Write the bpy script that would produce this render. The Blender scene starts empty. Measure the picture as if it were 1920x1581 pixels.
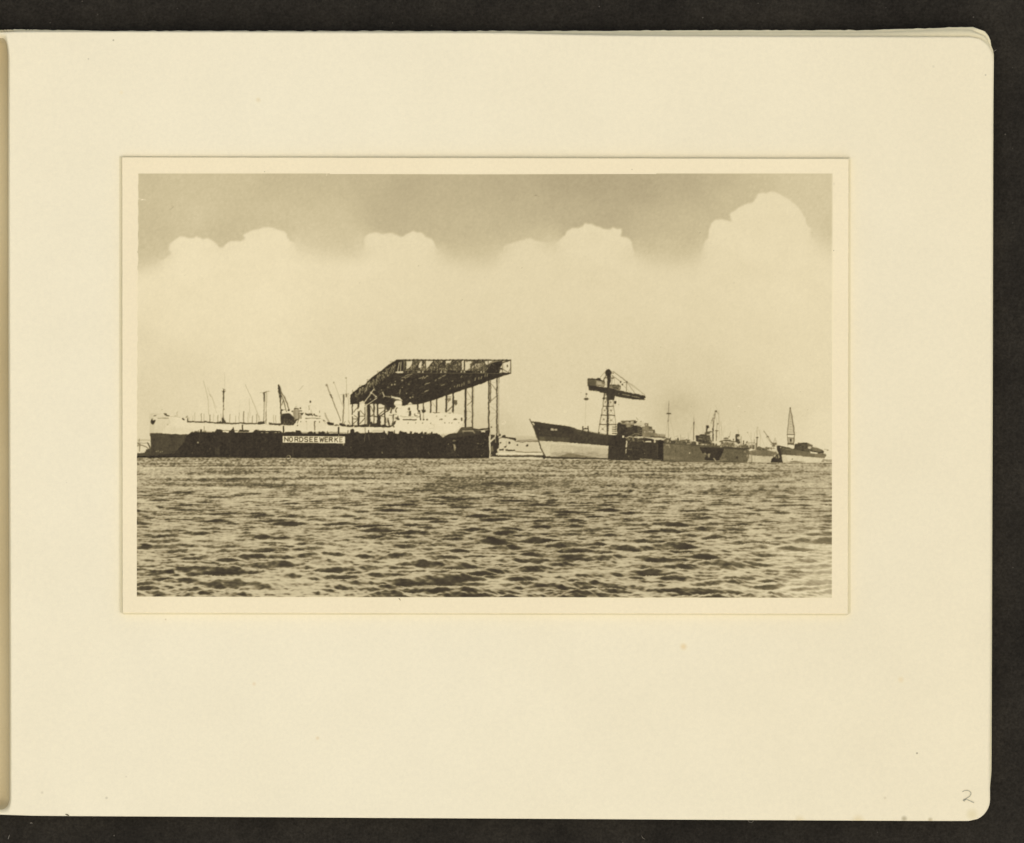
import bpy, bmesh, math
from mathutils import Vector
# The place: an open photo album lying on black cloth under a copy camera. One page carries a mounted print.
# 1 unit of the drawing (u) = 0.1 mm. x to the right, y up the page, z towards the camera.
U = 0.0001
def XY(px, py): return ((px-960)*U, (790.5-py)*U)
S = bpy.context.scene
# ---------------------------------------------------------------- camera
ZPRINT = 35.0                                  # height of the print's face above the cloth, in u
cam = bpy.data.cameras.new('camera'); cam_o = bpy.data.objects.new('camera', cam); S.collection.objects.link(cam_o)
HCAM = 11000.0
cam_o.location = (0, 0, (ZPRINT+HCAM)*U); cam.sensor_fit = 'HORIZONTAL'; cam.sensor_width = 36.0
cam.lens = 36.0*HCAM/1920.0; cam.clip_start = 0.05; cam.clip_end = 200
S.camera = cam_o
# ---------------------------------------------------------------- daylight: sky and one soft sun
SUN = Vector((0.10, -0.22, 1.0)).normalized()
w = bpy.data.worlds.new('World'); S.world = w; w.use_nodes = True
nt = w.node_tree; bg = nt.nodes['Background']; sky = nt.nodes.new('ShaderNodeTexSky'); sky.sky_type = 'NISHITA'; sky.sun_disc = False
sky.sun_elevation = math.asin(SUN.z); sky.sun_rotation = math.atan2(SUN.x, SUN.y); sky.air_density = 1.0; sky.dust_density = 4.0
nt.links.new(sky.outputs[0], bg.inputs[0]); bg.inputs[1].default_value = 0.15
sl = bpy.data.lights.new('sun', 'SUN'); sl.energy = 1.5; sl.angle = math.radians(75); sl.color = (1.0, 0.95, 0.88)
so = bpy.data.objects.new('sun', sl); S.collection.objects.link(so); so.rotation_euler = (-SUN).to_track_quat('-Z', 'Y').to_euler()
S.view_settings.view_transform = 'Standard'; S.view_settings.look = 'None'; S.view_settings.gamma = 1.0; S.view_settings.use_curve_mapping = False
S.view_settings.exposure = -0.17
S.render.engine = 'CYCLES'
# light reaching the open page, per channel (scene linear after exposure): turns a wanted tone into a paint colour
GAIN = (1.104, 1.092, 1.152)
# ---------------------------------------------------------------- the picture carried by the photographic print
# The print is a flat object: its emulsion is drawn here (tones in 0..255, coordinates in units of 0.1 mm on the
# copy stand) and split into one flat piece of emulsion per depicted thing and part of a thing.
import numpy as np
rng = np.random.default_rng(7)
PX0, PX1, PY0, PY1 = 259.0, 1560.0, 325.0, 1120.0      # picture area inside the white border

def blur(a, s):
    if s <= 0: return a
    r = int(max(1, round(s*3))); k = np.exp(-0.5*(np.arange(-r, r+1)/s)**2); k /= k.sum()
    for ax in (0, 1):
        p = [(0, 0), (0, 0)]; p[ax] = (r, r)
        b = np.pad(a, p, mode='edge'); out = np.zeros_like(a)
        for i, w in enumerate(k):
            out += w*(b[i:i+a.shape[0], :] if ax == 0 else b[:, i:i+a.shape[1]])
        a = out
    return a

def noise(shape, s, seed, sy=None):
    g = np.random.default_rng(seed).standard_normal(shape).astype(np.float32)
    sy = s if sy is None else sy
    r = int(max(1, s*3)); k = np.exp(-0.5*(np.arange(-r, r+1)/max(s, .01))**2); k /= k.sum()
    ry = int(max(1, sy*3)); ky = np.exp(-0.5*(np.arange(-ry, ry+1)/max(sy, .01))**2); ky /= ky.sum()
    F = np.fft.rfft2(g)
    fy = np.fft.fftfreq(shape[0])[:, None]; fx = np.fft.rfftfreq(shape[1])[None, :]
    F *= np.exp(-2*(np.pi*fx*s)**2 - 2*(np.pi*fy*sy)**2)
    g = np.fft.irfft2(F, s=shape); return (g/g.std()).astype(np.float32)

def smoothstep(a, b, x):
    t = np.clip((x-a)/(b-a), 0, 1); return t*t*(3-2*t)

# canvas: SS samples per unit over the whole picture plus a small margin
SS = 2
CX0, CY0 = 256, 322
CW, CH = (1564-256), (1124-322)

def poly_mask(pts, X0, Y0, w, h, ss):
    """even-odd fill, returns bbox slice and mask"""
    p = np.asarray(pts, float); x = (p[:, 0]-X0)*ss-.5; y = (p[:, 1]-Y0)*ss-.5
    i0, i1 = max(0, int(np.floor(y.min()))), min(h-1, int(np.ceil(y.max())))
    j0, j1 = max(0, int(np.floor(x.min()))), min(w-1, int(np.ceil(x.max())))
    if i1 < i0 or j1 < j0: return None
    m = np.zeros((i1-i0+1, j1-j0+1), bool); yy = np.arange(i0, i1+1)+.0001; xx = np.arange(j0, j1+1)
    n = len(x)
    for a in range(n):
        b = (a+1) % n
        if y[a] == y[b]: continue
        c = (yy >= min(y[a], y[b])) & (yy < max(y[a], y[b]))
        if not c.any(): continue
        xs = x[a]+(yy[c]-y[a])*(x[b]-x[a])/(y[b]-y[a])
        m[c] ^= xx[None, :] >= xs[:, None]
    return (slice(i0, i1+1), slice(j0, j1+1)), m

class Canvas:
    def __init__(s):
        s.w, s.h = CW*SS, CH*SS
        s.tone = np.zeros((s.h, s.w), np.float32); s.id = np.zeros((s.h, s.w), np.int16)
        s.names = []; s.f(0, 0, 1); s.cur = 0; s.rg = np.random.default_rng(11)
        s.tex = 1.7*noise((s.h, s.w), 1.5, 5)+1.2*noise((s.h, s.w), 9, 6, 22)
    def f(s, x0, y0, k): s.fr = (x0, y0, float(k))
    def t(s, pts): x0, y0, k = s.fr; return [(x0+a/k, y0+b/k) for a, b in pts]
    def use(s, path):
        if path not in s.names: s.names.append(path)
        s.cur = s.names.index(path)+1
    def put(s, sl, m, tone, a=1.0, tex=0.0):
        T = s.tone[sl]; v = tone+(tex*s.tex[sl] if tex else 0)
        mm = m.astype(np.float32)*a
        s.tone[sl] = T*(1-mm)+v*mm
        if s.cur: I = s.id[sl]; I[(mm > .45)] = s.cur
    def P(s, tone, pts, a=1.0, tex=0.5):
        r = poly_mask(s.t(pts), CX0, CY0, s.w, s.h, SS)
        if r: s.put(r[0], r[1], tone, a, tex)
    def R(s, tone, x0, y0, x1, y1, a=1.0, tex=0.5): s.P(tone, [(x0, y0), (x1, y0), (x1, y1), (x0, y1)], a, tex)
    def L(s, tone, pts, w, a=1.0):
        q = s.t(pts); w = w/s.fr[2]
        for (xa, ya), (xb, yb) in zip(q[:-1], q[1:]):
            m = w/2+1.5
            j0 = max(0, int((min(xa, xb)-m-CX0)*SS)); j1 = min(s.w, int((max(xa, xb)+m-CX0)*SS)+2)
            i0 = max(0, int((min(ya, yb)-m-CY0)*SS)); i1 = min(s.h, int((max(ya, yb)+m-CY0)*SS)+2)
            if j1 <= j0 or i1 <= i0: continue
            X = CX0+(np.arange(j0, j1)+.5)[None, :]/SS; Y = CY0+(np.arange(i0, i1)+.5)[:, None]/SS
            dx, dy = xb-xa, yb-ya; ll = dx*dx+dy*dy+1e-9
            u = np.clip(((X-xa)*dx+(Y-ya)*dy)/ll, 0, 1)
            d = np.hypot(X-xa-u*dx, Y-ya-u*dy)
            m_ = np.clip((w/2-d)*SS+.5, 0, 1)*min(1, w*SS)
            s.put((slice(i0, i1), slice(j0, j1)), m_, tone, a)
    def D(s, tone, x, y, r, a=1.0, sq=1.0):
        s.P(tone, [(x+r*np.cos(t), y+sq*r*np.sin(t)) for t in np.linspace(0, 2*np.pi, 15)[:-1]], a)
    def specks(s, tones, pts, n, ln=(1, 3), w=(.5, 1.1), ang=(80, 100), a=.8):
        """little broken strokes inside a polygon, in photo units"""
        q = np.array(s.t(pts)); fr = s.fr; s.f(0, 0, 1)
        x0, y0 = q.min(0); x1, y1 = q.max(0); k = 0; g = s.rg
        r = poly_mask(q, CX0, CY0, s.w, s.h, SS)
        while k < n:
            x, y = g.uniform(x0, x1), g.uniform(y0, y1)
            i, j = int((y-CY0)*SS)-r[0][0].start, int((x-CX0)*SS)-r[0][1].start
            if not (0 <= i < r[1].shape[0] and 0 <= j < r[1].shape[1]) or not r[1][i, j]: k += .2; continue
            an = np.radians(g.uniform(*ang)); l = g.uniform(*ln)/2
            s.L(g.uniform(*tones), [(x-l*np.cos(an), y-l*np.sin(an)), (x+l*np.cos(an), y+l*np.sin(an))], g.uniform(*w), a*g.uniform(.5, 1))
            k += 1
        s.fr = fr
    def clutter(s, tone, x0, x1, yb, hmin, hmax, gap=.3, wd=(1.5, 5)):
        """silhouettes of gear on a deck edge, in photo units; yb may be (y at x0, y at x1)"""
        g = s.rg; fr = s.fr; s.f(0, 0, 1); x = x0
        ya, yb_ = yb if isinstance(yb, tuple) else (yb, yb)
        while x < x1:
            w = g.uniform(*wd)
            if g.uniform() > gap:
                y = ya+(yb_-ya)*(x-x0)/(x1-x0); h = g.uniform(hmin, hmax)
                k = g.integers(0, 3)
                if k == 0: s.R(tone, x, y-h, x+w, y+.6)
                elif k == 1: s.P(tone, [(x, y+.6), (x+w*.2, y-h*.7), (x+w*.6, y-h), (x+w, y-h*.4), (x+w, y+.6)])
                else: s.L(tone, [(x+w/2, y), (x+w/2, y-h)], g.uniform(.6, 1.3))
            x += w*g.uniform(.7, 1.2)
        s.fr = fr

# ---- strokes of the lettering
GLYPH = {'N': [[(0, 1), (0, 0), (1, 1), (1, 0)]], 'O': [[(.25, 0), (.75, 0), (1, .25), (1, .75), (.75, 1), (.25, 1), (0, .75), (0, .25), (.25, 0)]],
 'R': [[(0, 1), (0, 0), (.8, 0), (1, .2), (.8, .48), (0, .5)], [(.5, .5), (1, 1)]], 'D': [[(0, 0), (0, 1), (.65, 1), (1, .7), (1, .3), (.65, 0), (0, 0)]],
 'S': [[(1, .1), (.7, 0), (.2, 0), (0, .2), (.15, .45), (.85, .55), (1, .8), (.8, 1), (.3, 1), (0, .88)]],
 'E': [[(1, 0), (0, 0), (0, 1), (1, 1)], [(0, .5), (.8, .5)]], 'W': [[(0, 0), (.25, 1), (.5, .2), (.75, 1), (1, 0)]],
 'K': [[(0, 0), (0, 1)], [(1, 0), (0, .55)], [(.3, .4), (1, 1)]], 'I': [[(.5, 0), (.5, 1)]]}

def water_tone():
    """brightness of a wind-ruffled river seen from a low boat: a wave field is projected into the picture,
    nearest surface first, and each facet mirrors a bright horizon or shows the dark water"""
    f, hcam, yh = 1750.0, 5.3, 851.0
    W = CW; cols = CX0+.5+np.arange(W); th = (cols-910)/f
    nd = 3800; d = 27.0*np.exp(np.linspace(0, np.log(1500/27.), nd))
    DX = (d[:, None]*th[None, :]).astype(np.float32); DY = np.repeat(d[:, None], W, 1).astype(np.float32)
    g = np.random.default_rng(42)
    Z = np.zeros_like(DX); SX = np.zeros_like(DX); SY = np.zeros_like(DX)
    lam = np.exp(g.uniform(np.log(.16), np.log(6.5), 110)); lam.sort()
    lam = np.concatenate([lam, [1.7, 2.0, 2.3, 2.6, 3.0, 3.4, 3.9, 4.4, 5.2]]); foot = d*d/(hcam*f)           # metres of range per picture row
    for i, l in enumerate(lam):
        k = 2*np.pi/l; an = np.pi/2+.08+g.normal(0, .46 if l > 1 else .65)      # mostly running to or from the viewer
        if i % 4 == 0 or (l < .7 and i % 2): an = g.uniform(.15, 2.99)
        amp = .0062*l**.95*np.exp(-(l/4.2)**2)*g.uniform(.5, 1.4)
        if i >= 110: an = np.pi/2+(-.55, .5, .15, -.3, .35, -.1, .6, .0, .25)[i-110]; amp = .0080*l**.85
        kx, ky = k*np.cos(an), k*np.sin(an); ph = g.uniform(0, 6.28)
        fade = np.clip(1.3-np.maximum(foot*abs(ky), d/f*abs(kx))/3.0, 0, 1)[:, None].astype(np.float32)
        A = kx*DX+ky*DY+ph
        # slow patches so that the waves come in groups
        c = np.cos(A); s = np.sin(A)
        Z += amp*fade*c; SX -= amp*kx*fade*s; SY -= amp*ky*fade*s
    # sharper crests
    Z += .35*np.maximum(Z, 0)**2*4
    row = yh+f*(hcam-Z)/DY
    H = CH*2; ytop = 855
    out = np.full((H, W), np.nan, np.float32)
    gust = noise((nd, W), 60, 3, 40)*.5+noise((nd, W), 20, 4, 14)*.35
    vy = hcam/np.sqrt(hcam**2+DY**2)                       # grazing angle
    nrm = np.sqrt(1+SX**2+SY**2); c_ = np.sqrt(1-vy**2)
    cosi = np.clip((vy+SY*c_)/nrm, .004, 1)
    rz = 2*cosi/nrm-vy                                      # height of the mirrored ray
    fres = .02+.98*(1-cosi)**4.2
    sky = .50+.50*np.exp(-(np.clip(rz, 0, 2)/.42)**2)
    b = fres*sky
    b = b*(1+.10*gust)
    # project, near to far, hidden surface by running minimum of the row
    cur = np.full(W, 1e9, np.float32); res = np.zeros((H, W), np.float32); cnt = np.zeros((H, W), np.float32)
    J = np.arange(W); prev_row = row[0].copy()
    for i in range(nd):
        r = row[i]; vis = r < cur
        ri = np.clip((r-CY0)*2, 0, H-1).astype(int)
        ok = vis & (r > ytop) & (r < CY0+CH)
        # fill rows between this and previous visible
        np.add.at(res, (ri[ok], J[ok]), b[i][ok]); np.add.at(cnt, (ri[ok], J[ok]), 1)
        cur = np.where(vis, r, cur)
    out = np.where(cnt > 0, res/np.maximum(cnt, 1), np.nan)
    # fill gaps downward from the row above (hidden rows are few)
    for i in range(H-2, int(ytop-CY0)*2, -1):
        m = np.isnan(out[i]); out[i][m] = out[i+1][m]
    out = np.nan_to_num(out, nan=.4); out = np.log(out+.045).reshape(CH, 2, CW).mean(1); out = .7*out+.3*blur(out, 1.0)
    i0 = int(858-CY0); w = out[i0:].astype(np.float64); n = len(w)
    k = 15; mu = w.mean(1); sd = w.std(1)
    ker = np.ones(k)/k; sm = lambda v: np.convolve(np.pad(v, k//2, mode='edge'), ker, 'valid')
    z = (w-sm(mu)[:, None])/sm(sd)[:, None]
    yy = (858+.5+np.arange(n))[:, None]; xx = (CX0+.5+np.arange(CW))[None, :]
    dep = np.clip((yy-860)/255, 0, 1)
    fine = noise((n, CW), 1.3, 31, .7)*1.15*(1-dep)**1.2+noise((n, CW), 4.0, 32, .8)*.6*(1-dep)*dep**.3+.45*noise((n, CW), 2.4, 36, .7)*(.4+.6*dep)
    far = np.exp(-dep/.13)
    z = z*(1-.80*far)+fine*(.46+.16*far)
    z += .16*noise((n, CW), 42, 33, 8)*(.3+dep)             # gusts
    z += .12*noise((n, CW), 14, 37, 2.5)
    st = noise((n, CW), 3.4, 38, .9); z -= 1.3*np.maximum(0, st-1.0)*(1-dep)**.8*(1-.5*far); st = noise((n, CW), 6.5, 39, 1.5); z -= 1.1*np.maximum(0, st-1.1)*np.clip(dep*3, 0, 1)*(1-.4*dep)
    # the print is thinner towards the right edge and denser in the middle
    right = smoothstep(1250, 1560, xx)
    z += -.45*np.exp(-((xx-1040)/120.)**2)*(.3+dep)-.15*smoothstep(1100, 700, xx)*0
    amp = (.60+.50*dep)*(1-.30*right)
    t = z*amp
    v = np.where(t > 0, 161+50*np.tanh(t*.85), 161+100*np.tanh(t*.72))
    v += right*(10+14*dep)+5*(1-dep)*(xx < 700)
    corner = smoothstep(1440, 1555, xx)*smoothstep(960, 1090, yy)
    v = v+corner*.45*(238-v)
    v += 10*far*(1-.3*right)
    v -= 34*np.exp(-((yy-859.5)/1.6)**2)*(xx < 1140)+26*np.exp(-((yy-868)/1.6)**2)*(xx >= 1140)
    full = np.zeros((CH, CW)); full[i0:] = v
    return full


def make_picture():
    C = Canvas()
    X = CX0+(np.arange(C.w)+.5)[None, :]/SS; Y = CY0+(np.arange(C.h)+.5)[:, None]/SS
    # ------------------------------------------------ sky
    def field(pts, s):
        p = np.array(pts, float); step = 16
        xs = X[0, ::step]; ys = Y[::step, 0]
        d2 = (xs[None, :, None]-p[:, 0])**2+(ys[:, None, None]-p[:, 1])**2*1.6
        w = 1/(d2+s*s)**1.5; v = (w*p[:, 2]).sum(-1)/w.sum(-1)
        ix = np.clip((np.arange(C.w))/step, 0, len(xs)-1.001); iy = np.clip(np.arange(C.h)/step, 0, len(ys)-1.001)
        a, b = ix.astype(int), iy.astype(int); fx = (ix-a)[None, :]; fy = (iy-b)[:, None]
        g = lambda i, j: v[np.ix_(i, j)]
        return ((g(b, a)*(1-fx)+g(b, a+1)*fx)*(1-fy)+(g(b+1, a)*(1-fx)+g(b+1, a+1)*fx)*fy).astype(np.float32)
    grey = field([(262, 330, 203), (262, 420, 203), (290, 470, 206), (350, 330, 207), (370, 400, 211), (430, 440, 203), (440, 350, 206),
                  (520, 340, 200), (520, 400, 208), (600, 340, 199), (620, 400, 208), (590, 450, 214), (650, 450, 212), (700, 340, 196), (720, 400, 192),
                  (760, 350, 188), (800, 430, 196), (850, 360, 192), (880, 430, 198), (900, 480, 208), (950, 340, 188), (1000, 400, 192), (1010, 440, 204),
                  (1060, 340, 180), (1070, 400, 190), (1120, 340, 179), (1150, 400, 187), (1200, 350, 181), (1230, 420, 198), (1250, 460, 207),
                  (1290, 340, 186), (1300, 430, 201), (1350, 340, 193), (1380, 370, 203), (1420, 340, 204), (1480, 335, 212), (1530, 340, 214),
                  (1520, 390, 214), (1550, 430, 211), (1550, 470, 217)], 22)
    low = field([(262, 520, 234), (262, 640, 226), (262, 760, 221), (262, 850, 222), (340, 480, 236), (340, 600, 234), (330, 700, 224), (500, 460, 234),
                 (500, 560, 236), (500, 640, 234), (500, 720, 228), (650, 520, 231), (640, 640, 227), (640, 720, 226), (750, 460, 229), (760, 560, 228),
                 (760, 650, 222), (900, 520, 226), (900, 600, 224), (900, 650, 221), (1000, 470, 226), (1000, 560, 225), (1050, 650, 222), (1000, 740, 220),
                 (1060, 780, 222), (1100, 440, 227), (1120, 560, 225), (1160, 650, 222), (1180, 780, 222), (1230, 740, 217), (1270, 760, 207), (1300, 700, 219), (1260, 800, 212), (1300, 780, 212),
                 (1250, 560, 226), (1400, 420, 230), (1420, 520, 229), (1400, 640, 226), (1380, 760, 216), (1450, 780, 220), (1500, 440, 230), (1500, 560, 231), (1500, 700, 229),
                 (1550, 520, 230), (1550, 650, 229), (1550, 800, 229), (930, 830, 205)], 30)
    cl = [(250, 506), (275, 500), (294, 496), (294, 489), (308, 486), (321, 476), (316.6, 468), (318, 459), (324, 453), (336, 444), (343, 443), (353, 447), (362, 447), (368, 443), (374, 445),
          (381, 449), (389, 447), (396, 450), (408, 459), (412, 465), (418, 465), (423, 458), (430, 453), (440, 452), (452, 453), (460, 446), (456, 441), (467, 434), (477, 431),
          (484, 430), (493, 427), (503, 426), (513, 428), (521, 431), (530, 433), (536, 437), (539, 445), (544, 452), (551, 455), (557, 462), (566, 470), (600, 474), (657, 480),
          (675, 475), (682, 468), (682, 451), (683, 444), (688, 440), (699, 436), (709, 436), (719, 439), (727, 437), (735, 437), (745, 441), (753, 445), (757, 443), (763, 438), (770, 436), (775, 432), (781, 436),
          (788, 436), (794, 439), (799, 445), (808, 447), (814, 453), (817, 463), (835, 480), (872, 494), (921, 492), (943.6, 470), (945, 462), (951, 458), (960, 456), (968, 454), (975, 451), (982, 450), (988, 446), (998, 448),
          (1010, 453), (1030, 456), (1045, 453), (1053, 446), (1059, 441), (1062, 434), (1068, 431), (1074, 428), (1084, 428), (1090, 426), (1097, 420), (1110, 420.7), (1116, 424), (1124, 426),
          (1130, 429), (1137, 430), (1145, 430), (1149, 426), (1156, 429), (1165, 428.5), (1166, 436), (1163, 443), (1178, 446), (1184, 453), (1186, 461), (1188, 470), (1193, 482), (1256, 490), (1311, 487), (1315, 470), (1322, 452),
          (1328, 446), (1329, 430), (1334, 418), (1342, 412), (1352, 411), (1360, 413), (1372, 416), (1368, 402), (1376, 396), (1386, 389), (1396, 384), (1412, 379), (1418, 370), (1421, 363), (1430, 361), (1436, 363),
          (1444, 359.5), (1454, 360), (1464, 365), (1478, 373), (1492, 384), (1504, 399), (1510, 411), (1513, 424), (1524, 430), (1519, 435), (1522, 444), (1532, 457), (1548, 466), (1575, 482), (1575, 560), (250, 560)]
    m = np.zeros((C.h, C.w), np.float32)
    r = poly_mask(cl, CX0, CY0, C.w, C.h, SS); m[r[0]] = r[1]
    m[int((559-CY0)*SS):] = 1
    sub = m[::4, ::4]; sharp = blur(m, 2.6)
    def up(a):
        b = np.repeat(np.repeat(a, 4, 0), 4, 1); out = np.ones((C.h, C.w), np.float32); out[:b.shape[0], :b.shape[1]] = b[:C.h, :C.w]; return blur(out, 4)
    soft = up(blur(sub, 7))
    hard = np.zeros(C.w, np.float32); x1 = X[0]
    for a, b, v, e in ((300, 552, 1, 14), (682, 820, .95, 10), (940, 1020, .7, 18), (1048, 1192, 1, 8), (1318, 1522, 1, 14)):
        hard = np.maximum(hard, v*smoothstep(a-e, a+e, x1)*(1-smoothstep(b-e, b+e, x1)))
    hard = hard[None, :]*(1-smoothstep(452, 482, Y)*.6)
    mask = sharp*hard+soft*(1-hard)
    T = grey*(1-mask)+low*mask
    g0 = 1-.7*mask
    T = T+1.5*mask+.45*noise(T.shape, 14, 21)+noise(T.shape, 3, 23)*1.2*g0+noise(T.shape, 1.1, 24)*.9*g0
    T = T+mask*(.7*noise(T.shape, 60, 26, 26)+.4*noise(T.shape, 24, 27, 12))*(1-smoothstep(470, 640, Y))
    # smoke over the yard
    T -= 9*np.exp(-((X-1268)/38.)**2-((Y-770)/34.)**2)*(1+.25*noise(T.shape, 5, 25))
    C.tone[:] = T
    C.use('cloud_bank'); C.id[:] = 0
    C.names = ['upper_sky', 'cloud_bank', 'water']; C.id[mask > .5] = 2; C.id[mask <= .5] = 1
    # ------------------------------------------------ far haze behind the middle gap
    C.use('riverbank'); C.f(920, 740, 8)
    for k in range(8): C.P(218-3*k, [(150+12*k, 700), (230+8*k, 596+9*k), (420, 590+9*k), (640, 598+9*k), (700, 600+9*k), (720, 700)], .45)
    C.use('riverbank'); C.P(196, [(370, 690), (380, 612), (700, 630), (712, 690)], .5)
    draw_left(C); draw_middle(C); draw_right(C)
    # ------------------------------------------------ water
    C.f(0, 0, 1); C.use('water')
    wl = lambda x: np.interp(x, [256, 300, 480, 620, 820, 925, 1020, 1140, 1240, 1350, 1440, 1564], [855.8, 857, 859, 860, 860.6, 860.2, 861.5, 863, 865.6, 867.6, 867.8, 867.6])
    T = C.tone.reshape(CH, SS, CW, SS).mean((1, 3)).astype(np.float64)
    yy = CY0+.5+np.arange(CH)[:, None]; xx = CX0+.5+np.arange(CW)[None, :]
    wm = np.clip(yy-wl(xx)+.5, 0, 1)
    T = T*(1-wm)+water_tone()*wm
    C.id[Y[:, 0][:, None] > wl(X[0])[None, :]] = C.names.index('water')+1
    # the silver image is never clean-edged: shift the tones by a fraction of a unit
    wx = .27*noise(T.shape, 1.6, 61)+.12*noise(T.shape, 6, 63); wy = .24*noise(T.shape, 1.6, 62)+.10*noise(T.shape, 6, 64)
    keep = 1-.75*np.exp(-np.maximum(0, np.abs(xx-588)-58)/2-np.maximum(0, np.abs(yy-824)-7)/2); wx, wy = wx*keep, wy*keep
    wx, wy = wx*(1-.5*wm), wy*(1-.5*wm)
    gx = np.clip(np.arange(CW)[None, :]+wx, 0, CW-1.001); gy = np.clip(np.arange(CH)[:, None]+wy, 0, CH-1.001)
    jx, jy = gx.astype(int), gy.astype(int); fx, fy = gx-jx, gy-jy
    T = (T[jy, jx]*(1-fx)+T[jy, jx+1]*fx)*(1-fy)+(T[jy+1, jx]*(1-fx)+T[jy+1, jx+1]*fx)*fy
    T = blur(T, .52)
    T += np.clip((215-T)/150, 0, 1)*2.6*noise(T.shape, 1.2, 65)*(yy < 862)
    # emulsion: grain, blisters, scratches, thin edge
    T += 1.1*noise(T.shape, .7, 51)+.7*noise(T.shape, 1.6, 52)
    for (x, y, r, a) in ((963, 983, 5.5, 34), (1440, 1018, 6.5, 36), (1549, 947, 5, 30), (541, 857, 4.5, 60), (1087, 942, 4, -34), (975, 912, 4, 26), (866, 799, 6, -9), (1385, 764, 3.5, 14), (944, 792, 5, 12), (1060, 772, 2.5, 12)):
        d = np.hypot((xx-x), (yy-y)*1.1); n_ = noise(T.shape, 1.0, int(x)) if r > 3 else 0
        T += a*np.exp(-((d-r*.75)/1.0)**2)*(.7+.4*n_)+a*.5*np.exp(-(d/(r*.4))**2)*(.5+.6*n_)
    g2 = np.random.default_rng(77)
    for k in range(60):
        x, y = g2.uniform(262, 1556), g2.uniform(330, 845); r = g2.uniform(.5, 1.0); a = g2.choice([-34, -20, -14, 10])
        T += a*np.exp(-(((xx-x)**2+(yy-y)**2)/(r*r)))
    for pts, a in ((((260, 373), (267, 374.5), (273, 375.5)), 26), (((319, 393), (324, 389), (323, 386)), -22), (((612, 327), (613, 329)), 30), (((1003, 366), (1010, 368)), -26)):
        for (xa, ya), (xb, yb) in zip(pts[:-1], pts[1:]):
            u = np.clip(((xx-xa)*(xb-xa)+(yy-ya)*(yb-ya))/((xb-xa)**2+(yb-ya)**2), 0, 1)
            T += a*np.exp(-((xx-xa-u*(xb-xa))**2+(yy-ya-u*(yb-ya))**2)/.8)
    xl = np.interp(yy, [325, 1119], [259.0, 255.6])+.5*np.sin(yy*.21); xr = np.interp(yy, [325, 1120], [1560.6, 1559.6])
    yt = np.interp(xx, [256, 900, 1560], [325, 326.6, 325.2]); yb = np.interp(xx, [256, 1560], [1118.8, 1121.0])
    e = np.minimum(np.minimum(xx-xl, xr-xx), np.minimum(yy-yt, yb-yy))
    k = np.clip(e+.5, 0, 1); T = T*k+243*(1-k)
    T = np.clip(T, 40, 250)
    idm = C.id[SS//2::SS, SS//2::SS]                     # id at every cell between four tone samples
    idc = np.zeros((CH-1, CW-1), np.int16); idc[:] = C.id[SS:-SS+1:SS, SS:-SS+1:SS][:CH-1, :CW-1]
    inside = (e[:-1, :-1] > -1.4)&(e[1:, 1:] > -1.4)
    idc[~inside] = 0
    return C.names, T, idc
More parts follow.
